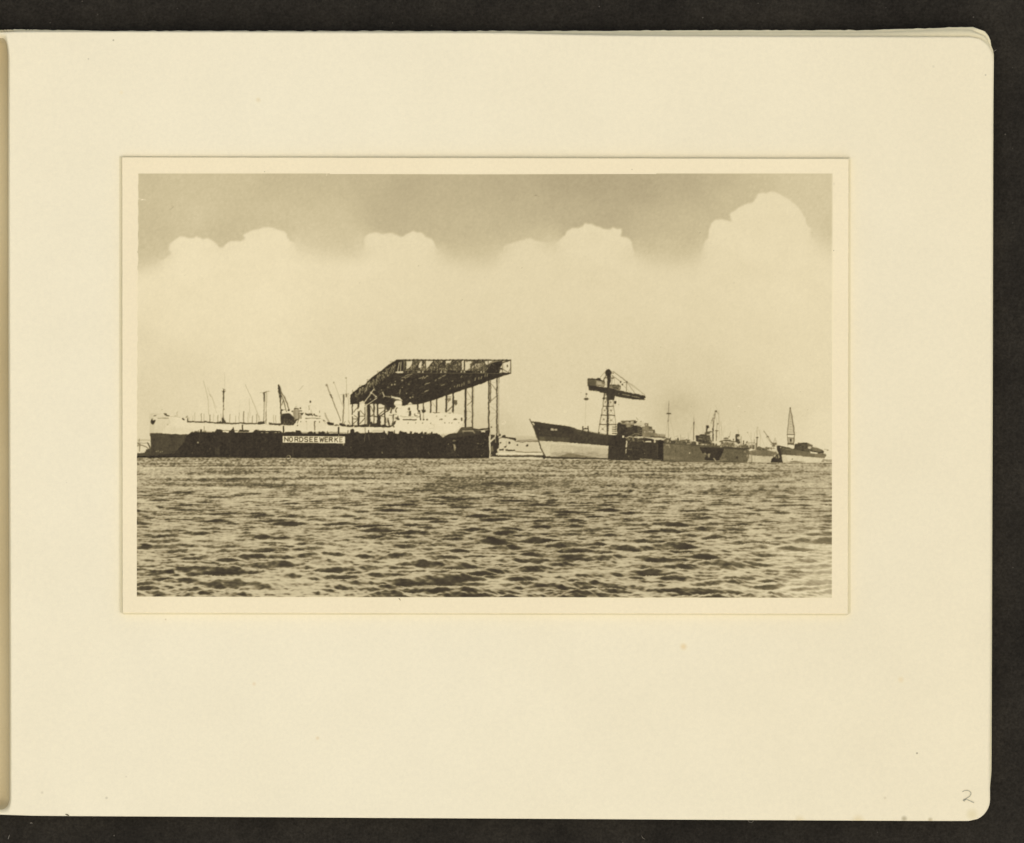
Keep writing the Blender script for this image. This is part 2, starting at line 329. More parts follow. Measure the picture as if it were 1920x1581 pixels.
def draw_left(C):
    P, L, R, D = C.P, C.L, C.R, C.D
    g = C.rg
    # ---------------- low jetty at the left edge
    C.use('jetty'); C.f(250, 680, 8)
    R(196, 60, 1150, 250, 1180, .8); L(150, [(60, 1200), (240, 1215)], 9); L(130, [(60, 1250), (130, 1240), (190, 1265), (230, 1300)], 13)
    L(150, [(90, 1150), (86, 1180)], 16); L(140, [(95, 1250), (95, 1330)], 14); L(110, [(70, 1220), (100, 1225)], 20)
    P(82, [(55, 1365), (170, 1350), (190, 1310), (235, 1290), (262, 1300), (290, 1415), (55, 1408)]); L(90, [(215, 1210), (245, 1270), (260, 1330)], 18)
    L(215, [(120, 1335), (180, 1330)], 12)
    # ---------------- faint rigging far behind the tanker
    C.use('tanker_ship/rigging'); C.f(250, 680, 8)
    for p, w, a in (([(1060, 280), (1115, 520), (1135, 800)], 8, .35), ([(1110, 380), (1250, 680)], 7, .22), ([(1140, 470), (1180, 520), (1250, 760)], 7, .25),
                    ([(1680, 330), (1790, 580), (1900, 860)], 8, .40), ([(1370, 150), (1372, 380)], 6, .22), ([(1735, 540), (1750, 830)], 7, .30), ([(1600, 560), (1590, 760)], 6, .1)):
        L(120, p, w, a)
    for x, y, w, a in ((660, 735, 7, .35), (895, 800, 6, .3), (922, 755, 6, .3), (1020, 770, 9, .55), (1060, 770, 7, .4), (1150, 790, 12, .7), (1200, 770, 6, .3), (1268, 790, 9, .6), (1318, 770, 7, .3),
                       (1448, 775, 9, .5), (1535, 800, 7, .4), (1588, 750, 6, .4), (1658, 735, 11, .75), (1722, 750, 7, .35), (1785, 800, 11, .5), (1850, 770, 8, .45)):
        L(80, [(x, y), (x-2, 910)], w, a)
    C.f(480, 680, 8)
    for x, y, w, a in ((10, 770, 7, .35), (265, 790, 8, .4), (298, 790, 8, .4), (45, 800, 5, .3), (30, 760, 5, .25)): L(90, [(x, y), (x+2, 930)], w, a)
    L(110, [(640, 420), (710, 345)], 8, .3); L(120, [(1355, 220), (1357, 470)], 8, .25); D(110, 1352, 235, 12, .5)
    C.use('tanker_ship/boom'); C.f(480, 680, 8)
    L(120, [(1055, 330), (1130, 510)], 11, .75); L(90, [(1115, 480), (1140, 530)], 18, .85); L(110, [(1130, 510), (1270, 870)], 12, .8); D(120, 1055, 340, 13, .6)
    L(130, [(1165, 290), (1210, 400), (1290, 620), (1330, 760)], 7, .4); D(120, 1165, 300, 12, .5); L(120, [(1035, 760), (1100, 890)], 9, .6); L(140, [(1030, 780), (1080, 890)], 8, .4)
    C.use('tanker_ship/mast'); C.f(250, 680, 8)
    L(100, [(1352, 560), (1345, 860)], 11, .75); L(78, [(1358, 410), (1352, 580)], 19, .9); D(66, 1354, 438, 17); L(110, [(1320, 425), (1390, 430)], 7, .5); L(110, [(1340, 390), (1385, 415)], 8, .6)
    for y in (470, 500, 530, 590, 650, 700): D(66, 1355+g.uniform(-5, 5), y, 9, .8)
    P(80, [(1325, 900), (1330, 840), (1350, 820), (1395, 900)]); L(140, [(1150, 480), (1160, 510)], 10, .5)
    C.use('tanker_ship/mast.001'); C.f(480, 680, 8)
    L(84, [(122, 455), (124, 580)], 22, .95); L(84, [(112, 455), (158, 435)], 13, .9); L(130, [(60, 453), (220, 428)], 6, .5); D(90, 187, 430, 8, .8)
    L(120, [(124, 580), (118, 900)], 13, .7); L(140, [(155, 440), (152, 930)], 13, .55); L(160, [(176, 450), (170, 600)], 7, .3); L(110, [(150, 740), (150, 900)], 12, .6)
    C.use('tanker_ship/mast.002')
    L(76, [(1318, 490), (1318, 610)], 19, .95); L(105, [(1316, 600), (1304, 900)], 15, .8); L(80, [(1354, 470), (1356, 515)], 17, .85); L(120, [(1270, 480), (1400, 470)], 6, .4)
    L(130, [(1386, 460), (1388, 640)], 10, .4); L(150, [(1390, 640), (1394, 900)], 9, .35); L(160, [(1355, 220), (1352, 480)], 6, .25)
    C.use('tanker_ship/mast.003'); C.f(250, 680, 8); L(210, [(235, 745), (248, 775), (248, 1050)], 9, .5)
    # ---------------- jib crane behind the tanker
    C.use('jib_crane'); C.f(480, 680, 8)
    P(72, [(328, 332), (345, 330), (360, 400), (385, 500), (370, 640), (388, 760), (392, 940), (372, 940), (368, 760), (355, 560), (340, 480), (330, 400)])
    C.specks((180, 225), [(352, 470), (380, 500), (375, 720), (362, 600)], 16, (.8, 2.4), (.5, .9), (60, 120), .9)
    L(70, [(350, 350), (380, 440), (432, 540), (498, 720)], 11, .85); L(80, [(360, 420), (410, 560), (382, 640)], 9, .9); L(80, [(400, 540), (460, 740)], 10, .85); L(100, [(410, 560), (450, 700), (380, 720)], 8, .8)
    L(130, [(430, 510), (470, 620), (490, 700)], 8, .7); D(70, 492, 715, 15); D(70, 392, 712, 14)
    P(68, [(395, 770), (420, 762), (500, 760), (552, 800), (590, 860), (600, 900), (560, 940), (480, 945), (388, 935), (385, 840)])
    C.specks((150, 220), [(395, 850), (590, 850), (590, 930), (395, 930)], 26, (.6, 2.2), (.5, .9), (40, 140), .8)
    # ---------------- gantry over the slipways
    C.use('slipway_gantry/column')
    cols = [(205, 968, 1390, 18), (318, 940, 1390, 34), (440, 940, 1390, 12), (470, 960, 1390, 5), (508, 950, 1390, 58), (603, 850, 1390, 17), (618, 850, 1120, 8), (672, 850, 1390, 30), (806, 840, 1390, 22), (862, 840, 1040, 80),
            (1418, 960, 1090, 26), (1520, 940, 1100, 20)]
    C.f(640, 660, 9.883); n = 0
    for x, y0, y1, w in cols:
        C.use('slipway_gantry/column' + ('' if n == 0 else '.%03d' % n)); n += 1
        L(66, [(x, y0), (x, y1)], w)
    C.use('slipway_gantry/brace')
    for p in ([(345, 1090), (440, 1180)], [(245, 1180), (300, 1235)], [(215, 1240), (300, 1245)], [(215, 1330), (300, 1260)], [(345, 1330), (440, 1215)], [(345, 1195), (440, 1190)],
              [(540, 1000), (600, 1120)], [(540, 1200), (600, 1150)], [(690, 1170), (800, 1080)], [(690, 1200), (870, 1090)], [(700, 1045), (780, 1042)], [(230, 1110), (300, 1040)],
              [(620, 1200), (660, 1200)], [(540, 1190), (800, 1200)]):
        L(78, p, 13, .85)
    L(70, [(690, 1215), (900, 1060)], 20, .9); L(150, [(740, 900), (900, 1000)], 5, .3)
    P(72, [(470, 1390), (520, 1300), (560, 1290), (590, 1330), (690, 1300), (740, 1340), (800, 1350), (900, 1395)]); P(70, [(0, 1390), (0, 1330), (60, 1340), (90, 1375), (230, 1350), (300, 1370), (470, 1330), (480, 1390)])
    P(68, [(650, 1390), (660, 1180), (700, 1160), (730, 1220), (720, 1260), (735, 1310), (770, 1350), (830, 1380)])
    P(70, [(640, 850), (900, 850), (900, 985), (860, 1050), (790, 990), (740, 960), (640, 960)])
    C.f(800, 660, 9.883)
    for x, y0, y1, w in ((78, 880, 1120, 22), (187, 850, 1115, 24), (365, 800, 1105, 30), (490, 760, 1110, 28), (721, 660, 1382, 34), (848, 630, 1410, 19), (1153, 520, 1440, 23), (1184, 540, 930, 14), (1303, 470, 1550, 20)):
        C.use('slipway_gantry/column.%03d' % n); n += 1
        L(70, [(x, y0), (x-2, y1)], w)
        for k in range(int((y1-y0)/28)):
            if g.uniform() < .5: D(60, x+g.uniform(-w*.6, w*.6), g.uniform(y0+20, y1), g.uniform(5, 11), .8)
    C.use('slipway_gantry/column.%03d' % (n-2)); L(90, [(1155, 1100), (1155, 1430)], 10, .5)
    C.use('slipway_gantry/brace')
    L(150, [(870, 650), (862, 1400)], 16, .55); L(150, [(1335, 480), (1328, 1500)], 18, .55); L(110, [(1345, 480), (1340, 580)], 12, .7)
    for p, a, w in (([(750, 730), (835, 870)], .55, 9), ([(835, 920), (755, 990)], .7, 12), ([(750, 1040), (835, 1140)], .3, 7), ([(835, 1200), (750, 1260)], .3, 7), ([(1195, 590), (1300, 720)], .8, 10), ([(1200, 560), (1300, 570)], .3, 6), ([(1295, 820), (1190, 900)], .5, 16),
                    ([(1180, 1010), (1290, 1110)], .3, 8), ([(1290, 1190), (1180, 1290)], .25, 8), ([(390, 1095), (470, 1010)], .85, 16), ([(385, 830), (450, 835)], .7, 10), ([(100, 930), (170, 1030)], .35, 9),
                    ([(750, 885), (835, 885)], .4, 6), ([(750, 1100), (835, 1100)], .3, 6), ([(1180, 1130), (1290, 1132)], .3, 6), ([(1180, 960), (1300, 960)], .25, 6), ([(390, 940), (440, 860)], .6, 12)):
        L(85, p, w, a)
    P(100, [(385, 860), (440, 850), (450, 900), (400, 930), (385, 900)], .6); P(76, [(500, 890), (560, 895), (570, 960), (540, 1000), (500, 960)], .8); L(120, [(495, 1100), (500, 1230)], 10, .8); L(60, [(205, 842), (270, 842)], 7); R(215, 205, 838, 268, 868)
    C.use('slipway_gantry/roof_truss'); C.f(640, 660, 9.883)
    roof = [(165, 968), (170, 800), (205, 765), (215, 715), (225, 745), (330, 655), (455, 590), (480, 550), (560, 480), (665, 400), (740, 350), (900, 215), (1020, 145), (1150, 145), (1180, 380), (3126, 385), (3126, 402)]
    q = C.t(roof); C.f(0, 0, 1)
    low = [(800+a/9.883, 660+b/9.883) for a, b in [(1550, 405), (1120, 545), (890, 632), (700, 690), (500, 768), (280, 838), (200, 865), (60, 915), (-160, 975), (-300, 975), (-460, 1003), (-700, 1045), (-760, 960)]]
    P(62, q[:-2]+[(958.3, 699), (958, 700.5)]+low+[(640+330/9.883, 660+968/9.883)], tex=1)
    C.f(640, 660, 9.883)
    # railings of the sloping edge and broken light in the lattice
    for x, y in ((330, 655), (480, 550), (665, 400), (900, 215)):
        L(120, [(x, y), (x, y-38), (x+62, y-38)], 8, .7)
    L(110, [(215, 760), (213, 705)], 9, .7)
    edge = [(230, 770), (470, 600), (1010, 190), (1010, 330), (700, 560), (500, 720), (240, 850)]
    C.specks((110, 215), edge, 280, (1, 5), (.8, 1.6), (60, 120), .85)
    C.specks((90, 170), [(180, 800), (330, 760), (330, 920), (180, 940)], 22, (1, 4), (.6, 1.2), (70, 110), .6)
    C.specks((84, 150), [(500, 740), (1000, 400), (1700, 420), (2600, 440), (1500, 900), (800, 960)], 130, (1, 6), (.5, 1.2), (148, 176), .55)
    for x, y, w, h in ((400, 665, 34, 24), (775, 385, 18, 26), (870, 450, 12, 20), (945, 395, 9, 28), (620, 520, 9, 22), (655, 605, 9, 16), (765, 525, 10, 22), (708, 565, 8, 18), (835, 340, 9, 14), (725, 440, 10, 14)): D(196, x, y, w/2, .75, h/w)
    for x, y, r in ((935, 608, 17), (990, 602, 18), (865, 655, 20), (1130, 660, 12), (1250, 602, 22), (1000, 545, 12), (1275, 850, 18), (1320, 835, 14), (745, 705, 12), (1205, 770, 11), (1130, 525, 18), (540, 875, 12)): D(205 if r < 19 else 130, x, y, r, .75, .8)
    for p in ([(1120, 480), (1180, 465), (1190, 490)], [(1185, 440), (1240, 425), (1310, 415)], [(1210, 470), (1260, 455)], [(1440, 490), (1490, 478)], [(1500, 500), (1520, 455), (1540, 480), (1600, 440)], [(1550, 605), (1600, 580)], [(1540, 740), (1600, 720)], [(1090, 700), (1080, 780)]):
        L(188, p, 15, .7)
    P(214, [(1000, 372), (1060, 355), (1150, 355), (1155, 388), (1040, 392), (1005, 385)]); L(212, [(1042, 360), (1075, 200)], 14, .9); L(205, [(1098, 360), (1105, 190)], 13, .9)
    C.f(800, 660, 9.883)
    for p in ([(160, 530), (175, 515)], [(220, 490), (270, 470)], [(290, 450), (350, 430)], [(0, 590), (60, 570)], [(0, 720), (40, 710)], [(560, 650), (575, 610)], [(600, 640), (600, 600)], [(640, 635), (655, 590)], [(685, 610), (690, 570)], [(765, 545), (800, 545)], [(765, 575), (800, 573)], [(895, 530), (905, 480)],
              [(960, 510), (970, 470)], [(1000, 500), (1020, 450)], [(1080, 460), (1085, 420)], [(1120, 460), (1128, 405)], [(640, 470), (655, 445)], [(510, 650), (520, 640)], [(430, 690), (440, 670)], [(270, 620), (330, 595)], [(470, 545), (490, 535)], [(0, 440), (30, 445)]):
        L(190, p, 13, .75)
    # upper lattice band, open to the sky
    C.f(800, 660, 9.883)
    band = [(-557, 145), (1565, 145), (1565, 395), (-420, 395), (-430, 150)]
    P(150, [(-430, 150), (1400, 150), (1350, 395), (-420, 395)], tex=3)
    for lay, (st, tn, w0) in enumerate(((52, 104, 9), (38, 84, 10), (74, 66, 14))):
        x = -430+lay*17
        while x < 1180:
            L(tn, [(x, 152), (x+g.uniform(-4, 4), 390)], w0*g.uniform(.7, 1.2), .9)
            for k in range(3):
                ya, yb = 155+k*78, 155+(k+1)*78
                if g.uniform() < .8: L(tn, [(x, ya), (x+st, yb)], w0*.8, .85)
                if g.uniform() < .7: L(tn, [(x+st, ya), (x, yb)], w0*.8, .85)
            x += st*g.uniform(.85, 1.3)
    for y in (205, 262, 318): L(84, [(-420, y), (1150, y+g.uniform(-4, 4))], 8, .6)
    for x0 in (-120, 110, 300, 480, 900): P(64, [(x0, 165), (x0+80, 160), (x0+40, 250), (x0-30, 330), (x0-120, 380), (x0-60, 250)], .55)
    C.specks((170, 224), [(-400, 165), (1130, 165), (1130, 345), (-400, 345)], 190, (.9, 3.2), (.7, 1.4), (30, 150), .9)
    sky = 221
    for q_ in ([(-375, 175), (-250, 168), (-255, 215), (-320, 290), (-375, 320)], [(-15, 165), (120, 168), (60, 245), (10, 330), (-20, 340), (-10, 250)], [(350, 165), (460, 160), (440, 205), (360, 215)],
               [(715, 185), (800, 175), (860, 175), (805, 230), (800, 300), (740, 350), (705, 340)], [(1075, 180), (1220, 160), (1165, 215), (1090, 250)], [(-140, 180), (-90, 175), (-100, 290), (-150, 300)], [(655, 170), (690, 170), (680, 340), (650, 330)]):
        P(sky, q_, .95)
    C.specks((214, 226), [(820, 250), (1000, 200), (1000, 300), (830, 310)], 40, (1, 3), (.6, 1.2), (60, 110), .95)
    for x in (-395, -260, -20, 130, 340, 480, 700, 1075, 1140): L(66, [(x, 150), (x+g.uniform(-3, 3), 395)], g.uniform(8, 15), .95)
    for p in ([(-250, 390), (-120, 180)], [(-60, 390), (130, 170)], [(130, 390), (250, 240), (340, 170)], [(480, 250), (620, 165)], [(800, 240), (1000, 175)], [(300, 170), (420, 390)], [(640, 380), (560, 200)], [(830, 170), (960, 390)], [(1140, 330), (1220, 220), (1400, 170), (1560, 150)], [(1040, 160), (1160, 330)]):
        L(64, p, g.uniform(10, 18), .9)
    P(62, [(-420, 358), (-300, 345), (-100, 362), (100, 345), (300, 352), (500, 340), (700, 358), (830, 350), (1100, 350), (1160, 300), (1165, 395), (-420, 395)])
    C.specks((120, 215), [(-400, 345), (1130, 345), (1130, 392), (-400, 392)], 60, (.8, 2.5), (.6, 1.2), (40, 140), .8)
    for x in (-130, -70, 270, 340, 640, 700, 1010, 1060, -160): P(206, [(x-14, 385), (x-4, 352), (x+8, 352), (x+16, 385)], .9)
    P(60, [(1120, 395), (1150, 290), (1200, 210), (1390, 160), (1400, 230), (1350, 300), (1345, 395)])
    C.specks((90, 175), [(1180, 240), (1370, 190), (1340, 360), (1180, 360)], 18, (.8, 2.5), (.5, 1), (70, 110), .6)
    for x in (1400, 1555): L(80, [(x, 150), (x, 395)], 12, .85)
    L(80, [(1560, 150), (1560, 400)], 14, .8); L(70, [(1360, 220), (1540, 155)], 22, .95); P(68, [(1480, 240), (1500, 230), (1510, 280), (1490, 290)]); P(72, [(1350, 290), (1400, 300), (1410, 330), (1350, 330)]); L(90, [(1410, 320), (1470, 360), (1560, 395)], 14, .8); L(110, [(1515, 380), (1550, 300)], 11, .8); L(100, [(1420, 200), (1430, 380)], 6, .5)
    L(64, [(-557, 148), (1400, 150), (1560, 152)], 13)
    for k in range(26): L(60, [(-400+k*75, 150), (-385+k*75, 150)], 26)
    L(178, [(-540, 393), (1400, 398)], 5, .7)
    P(62, [(1140, 402), (1550, 405), (1120, 548)]); L(68, [(1560, 398), (1400, 405)], 8)
    # ---------------- the tanker
    C.use('tanker_ship/hull'); C.f(250, 680, 8)
    top = [(245, 752), (300, 760), (440, 768), (470, 780), (560, 800), (640, 810), (740, 838), (810, 885), (1000, 905), (1400, 918), (1920, 925), (2240, 940), (3200, 955), (3600, 968), (3880, 960)]
    P(229, top+[(3900, 1110), (2000, 1080), (860, 1080), (500, 1068), (262, 1062)], tex=.6)
    L(196, [(248, 775), (262, 1060)], 8, .45); P(212, [(250, 1056), (400, 1056), (560, 900), (520, 800), (300, 765), (250, 765)], .55); P(204, [(250, 1056), (300, 1056), (330, 900), (290, 770), (250, 765)], .45); L(205, [(437, 790), (437, 1050)], 6, .5); L(205, [(300, 820), (300, 1050)], 5, .3)
    L(112, [(372, 835), (525, 836)], 9, .7); P(64, [(255, 890), (280, 835), (290, 870), (332, 860), (320, 905), (300, 935), (268, 920)]); L(90, [(310, 798), (340, 797)], 12, .9); P(90, [(455, 762), (500, 760), (505, 785), (545, 795), (540, 808), (500, 808), (470, 790)], .95)
    L(140, [(260, 768), (440, 775)], 6, .35); L(120, [(620, 805), (640, 800)], 10, .5); P(66, [(728, 835), (745, 828), (770, 850), (765, 868), (735, 855)]); L(160, [(540, 810), (700, 820)], 6, .5)
    P(130, [(780, 820), (800, 795), (812, 808), (800, 830)], .8); L(150, [(800, 830), (835, 830), (840, 870)], 6, .5); D(150, 515, 930, 10, .5); L(190, [(540, 940), (560, 945)], 6, .4)
    for _ in range(46): x = g.uniform(270, 3600); L(g.uniform(196, 214), [(x, 935+g.uniform(-20, 20)), (x+g.uniform(-4, 4), g.uniform(980, 1050))], g.uniform(3, 7), .35)
    L(208, [(262, 1000), (900, 1010), (1900, 1010)], 5, .35); P(214, [(262, 940), (900, 990), (900, 1044), (262, 1055)], .35)
    C.use('tanker_ship/boot_topping'); P(80, [(250, 1058), (400, 1060), (560, 1070), (820, 1078), (880, 1044), (900, 1420), (285, 1420), (262, 1330), (262, 1180)], tex=1.4)
    L(110, [(425, 1100), (425, 1220)], 6, .5); L(105, [(365, 1180), (365, 1230)], 6, .5); L(120, [(680, 1100), (720, 1105)], 8, .4)
    for x, y in ((345, 1335), (375, 1330), (435, 1335), (405, 1345)): D(165, x, y, 11, .7, .7)
    C.use('tanker_ship/deck_gear'); C.f(250, 680, 8)
    for a, b in (((815, 888), (905, 885)), ((925, 890), (1040, 895)), ((1060, 890), (1190, 902)), ((1210, 905), (1340, 908)), ((1350, 905), (1435, 910)), ((1455, 913), (1580, 910)), ((1600, 905), (1715, 915)), ((1730, 912), (1850, 915))): L(74, [a, b], 19, .95)
    P(70, [(810, 830), (825, 860), (830, 892), (815, 890), (806, 860)]); P(76, [(1245, 900), (1260, 880), (1275, 890), (1305, 875), (1330, 905)]); P(80, [(1330, 905), (1340, 850), (1365, 850), (1390, 905)]); P(72, [(1860, 920), (1875, 890), (1900, 885), (1930, 905), (1930, 930)])
    C.f(480, 680, 8); P(76, [(20, 930), (50, 890), (75, 880), (105, 885), (130, 870), (135, 920)]); P(80, [(190, 900), (225, 905), (260, 915), (300, 910), (330, 915), (375, 920), (380, 940), (200, 932)]); L(210, [(165, 935), (190, 935)], 10)
    P(64, [(1062, 902), (1090, 895), (1165, 905), (1168, 935), (1130, 945), (1090, 940), (1070, 925)]); P(80, [(1165, 940), (1200, 930), (1245, 940), (1250, 950), (1170, 945)]); P(66, [(1250, 905), (1290, 905), (1345, 930), (1350, 960), (1290, 955), (1255, 935)])
    P(78, [(1350, 960), (1390, 920), (1400, 945), (1440, 930), (1500, 935), (1560, 950), (1700, 940), (1920, 955), (1920, 965), (1400, 965)]); L(90, [(1390, 870), (1415, 930)], 8, .6); L(90, [(1340, 880), (1310, 930)], 8, .6)
    C.f(640, 660, 9.883); P(66, [(100, 1350), (160, 1360), (240, 1352), (320, 1365), (470, 1360), (560, 1372), (860, 1375), (930, 1360), (960, 1320), (1010, 1270), (1020, 1300), (980, 1360), (930, 1398), (400, 1392), (100, 1385)]); L(226, [(520, 1392), (530, 1350)], 9); L(226, [(225, 1385), (235, 1365)], 14)
    # bridge amidships
    C.use('tanker_ship/bridge_house'); C.f(540, 740, 19.2)
    P(231, [(330, 1120), (400, 880), (500, 700), (590, 660), (620, 600), (700, 560), (1160, 560), (1180, 760), (1280, 900), (1390, 1060), (1420, 1120)], .85); P(222, [(430, 930), (1270, 930), (1380, 1100), (1380, 1250), (400, 1250)], .5)
    P(84, [(595, 665), (620, 660), (690, 690), (870, 680), (880, 720), (905, 780), (870, 775), (850, 755), (720, 765), (650, 735)]); P(130, [(700, 700), (830, 695), (850, 735), (720, 745)], .6); P(84, [(925, 690), (960, 700), (975, 740), (1040, 755), (1045, 795), (1010, 785), (960, 760), (925, 750)])
    L(110, [(1040, 770), (1180, 772)], 12, .7); D(70, 1140, 785, 16); L(112, [(620, 862), (700, 865), (760, 850), (880, 850), (1000, 850), (1040, 870), (1160, 852)], 22, .9); P(100, [(615, 850), (700, 855), (690, 885), (640, 885)]); P(84, [(1000, 860), (1080, 860), (1060, 885), (1020, 885)])
    L(160, [(1160, 855), (1240, 890), (1300, 960), (1350, 1060)], 12, .6); D(64, 1292, 945, 22); D(90, 1350, 960, 14, .7); D(70, 448, 495, 24); D(66, 805, 260, 30); D(200, 680, 290, 16, .5); L(88, [(400, 582), (490, 588)], 32); L(100, [(385, 670), (545, 672)], 26); P(76, [(460, 670), (540, 670), (520, 745), (480, 745)]); P(120, [(400, 700), (460, 700), (490, 790), (500, 870), (400, 870)], .6)
    L(166, [(750, 410), (748, 550)], 36, .8); L(160, [(780, 390), (800, 400)], 20, .5); L(170, [(830, 550), (832, 640)], 26, .6); L(110, [(1135, 590), (1137, 650)], 24, .8); D(180, 1015, 490, 16, .5); D(200, 645, 480, 18, .5); L(110, [(240, 450), (320, 420)], 14, .6); L(180, [(230, 370), (340, 340)], 12, .35)
    for x, y in ((460, 980), (655, 983), (985, 965), (1130, 998)): D(80, x, y, 19, .85)
    L(110, [(950, 990), (965, 1010), (965, 1290)], 30, .6); L(160, [(680, 1000), (685, 1290)], 12, .4); L(140, [(1310, 960), (1360, 1060)], 10, .5); L(90, [(1320, 660), (1340, 690)], 16, .5); L(130, [(1320, 660), (1410, 860)], 10, .5); L(110, [(1330, 760), (1480, 1000)], 12, .65); L(160, [(1330, 850), (1500, 850)], 8, .3)
    C.use('tanker_ship/funnel'); P(150, [(215, 510), (300, 495), (395, 520), (400, 640), (380, 850), (330, 940), (240, 930), (190, 760), (180, 650)], .85); P(196, [(290, 540), (370, 540), (360, 850), (310, 900)], .7); P(84, [(210, 520), (240, 490), (300, 488), (400, 515), (390, 540), (300, 510), (240, 545)]); D(66, 160, 600, 28); L(80, [(380, 680), (390, 860), (340, 1040)], 20, .9); P(70, [(255, 910), (400, 870), (370, 900), (300, 960), (250, 950)])
    for _ in range(10): x = g.uniform(200, 380); L(90, [(x, 560), (x+g.uniform(-6, 6), g.uniform(700, 880))], 7, .3)
    D(70, 345, 1118, 20, .9)
    # after house
    C.use('tanker_ship/after_house'); C.f(700, 730, 16)
    P(230, [(500, 1140), (560, 1110), (660, 960), (690, 870), (760, 800), (720, 600), (840, 570), (850, 470), (880, 510), (1050, 500), (1060, 470), (1310, 455), (1315, 590), (1340, 720), (1440, 700), (1560, 710), (1900, 705), (2300, 720), (2500, 730), (2690, 780), (2700, 1000), (2500, 1400), (800, 1400)])
    P(232, [(610, 460), (650, 370), (690, 340), (850, 345), (860, 470), (845, 570), (720, 575), (660, 560)]); L(150, [(660, 465), (850, 470)], 9, .7); L(170, [(720, 570), (840, 575), (850, 480)], 10, .5)
    C.use('tanker_ship/after_house'); P(228, [(520, 180), (560, 205), (640, 240), (800, 260), (850, 300), (890, 350), (850, 340), (780, 320), (690, 300), (620, 270), (540, 250)]); P(98, [(560, 265), (700, 300), (860, 345), (850, 350), (690, 335), (600, 300)], .8); P(230, [(1050, 430), (1080, 395), (1130, 395), (1165, 430), (1160, 465), (1050, 460)]); L(90, [(1065, 450), (1140, 450)], 14, .8)
    for p in ([(330, 215), (380, 200), (420, 225)], [(440, 210), (470, 235), (500, 215)], [(300, 240), (330, 210)], [(330, 210), (300, 160), (285, 100)]): L(212, p, 20, .8)
    L(84, [(895, 914), (1290, 914)], 30); L(200, [(800, 800), (960, 830)], 26, .5); L(130, [(800, 800), (960, 828), (1220, 828)], 16, .5); P(92, [(1030, 600), (1050, 545), (1100, 545), (1105, 620), (1060, 630)]); P(92, [(1060, 650), (1130, 640), (1135, 700), (1130, 800), (1060, 800), (1070, 740)]); L(160, [(1020, 660), (1010, 700)], 26, .6)
    P(72, [(1330, 640), (1400, 620), (1420, 680), (1340, 690)]); L(80, [(1250, 740), (1260, 790), (1320, 800)], 24, .85); L(84, [(1330, 720), (1400, 710), (1410, 800)], 22, .85); L(70, [(1410, 690), (1415, 920)], 34); P(72, [(1440, 620), (1550, 615), (1560, 680), (1520, 720), (1470, 700)]); L(226, [(1420, 660), (1450, 920)], 30); L(110, [(1500, 720), (1515, 900)], 30, .5); L(100, [(1310, 850), (1390, 820)], 20, .6)
    D(72, 1412, 912, 22); D(72, 1515, 912, 22); D(130, 1600, 915, 16); D(110, 1630, 912, 18)
    for x, y in ((1042, 1015), (1265, 1015), (1475, 1015), (1722, 1015)): D(106, x, y, 17, .85)
    C.f(800, 660, 9.883)
    for x, y in ((338, 1315), (415, 1313), (470, 1313), (592, 1310)): D(150 if x > 500 else 105, x, y, 11, .8)
    for x, y in ((182, 1190), (350, 1188), (270, 1250), (240, 1255), (12, 1252), (282, 1252)): D(150 if y < 1200 else 80, x, y, 12, .8)
    P(82, [(110, 1115), (160, 1125), (240, 1118), (240, 1130), (160, 1135), (110, 1125)]); L(90, [(415, 1130), (445, 1135)], 12, .8); P(88, [(490, 1250), (530, 1232), (560, 1245), (570, 1258), (500, 1258)]); L(180, [(570, 1250), (640, 1262)], 7, .6); L(76, [(652, 1230), (652, 1270)], 24); L(205, [(200, 1120), (620, 1150)], 5, .3)
    L(150, [(90, 1350), (110, 1340), (140, 1355), (120, 1370)], 8, .3)
    C.f(700, 730, 16)
    C.use('tanker_ship/deck_gear')
    for p, w in (([(560, 560), (520, 700)], 44), ([(610, 480), (640, 520), (600, 580)], 60), ([(710, 560), (670, 640), (690, 680)], 30), ([(590, 760), (590, 1050)], 34), ([(430, 880), (450, 980), (480, 1100)], 50), ([(370, 850), (380, 1000)], 26), ([(680, 860), (750, 900)], 60), ([(735, 820), (740, 900)], 30), ([(480, 780), (560, 785), (600, 760)], 14), ([(620, 750), (690, 750)], 14)): L(74, p, w, .9)
    P(70, [(640, 950), (690, 930), (660, 1020), (600, 1110), (520, 1120), (560, 1040)]); D(74, 615, 1125, 22); C.specks((200, 228), [(370, 800), (700, 780), (600, 1100), (380, 1100)], 26, (.6, 2.5), (.6, 1.3), (60, 120), .9); P(224, [(210, 1010), (240, 1000), (300, 1040), (240, 1075), (215, 1060)])
    # light king posts standing before the gantry
    C.use('tanker_ship/cargo_derrick'); C.f(640, 660, 9.883)
    L(222, [(390, 1000), (545, 760), (610, 690)], 15); L(218, [(600, 640), (602, 680)], 7); P(224, [(530, 735), (560, 735), (575, 770), (545, 775)]); L(212, [(560, 760), (600, 800), (650, 835)], 15, .9); L(222, [(435, 1010), (520, 950), (620, 880), (660, 855)], 14)
    P(228, [(290, 1090), (350, 990), (390, 960), (440, 960), (430, 1020), (380, 1020), (320, 1110)]); P(230, [(345, 930), (400, 905), (430, 930), (380, 990), (345, 1020)], .9); D(230, 208, 1178, 14); L(226, [(225, 1170), (330, 1060)], 16, .9); L(218, [(770, 750), (795, 820)], 18, .9); P(222, [(615, 830), (650, 815), (660, 840), (620, 845)]); D(200, 620, 712, 9)
    for a in range(10): D(160, 690+a*7, 760+g.uniform(-25, 20), 7, .6)
    # stern
    C.use('tanker_ship/hull'); C.f(700, 740, 8)
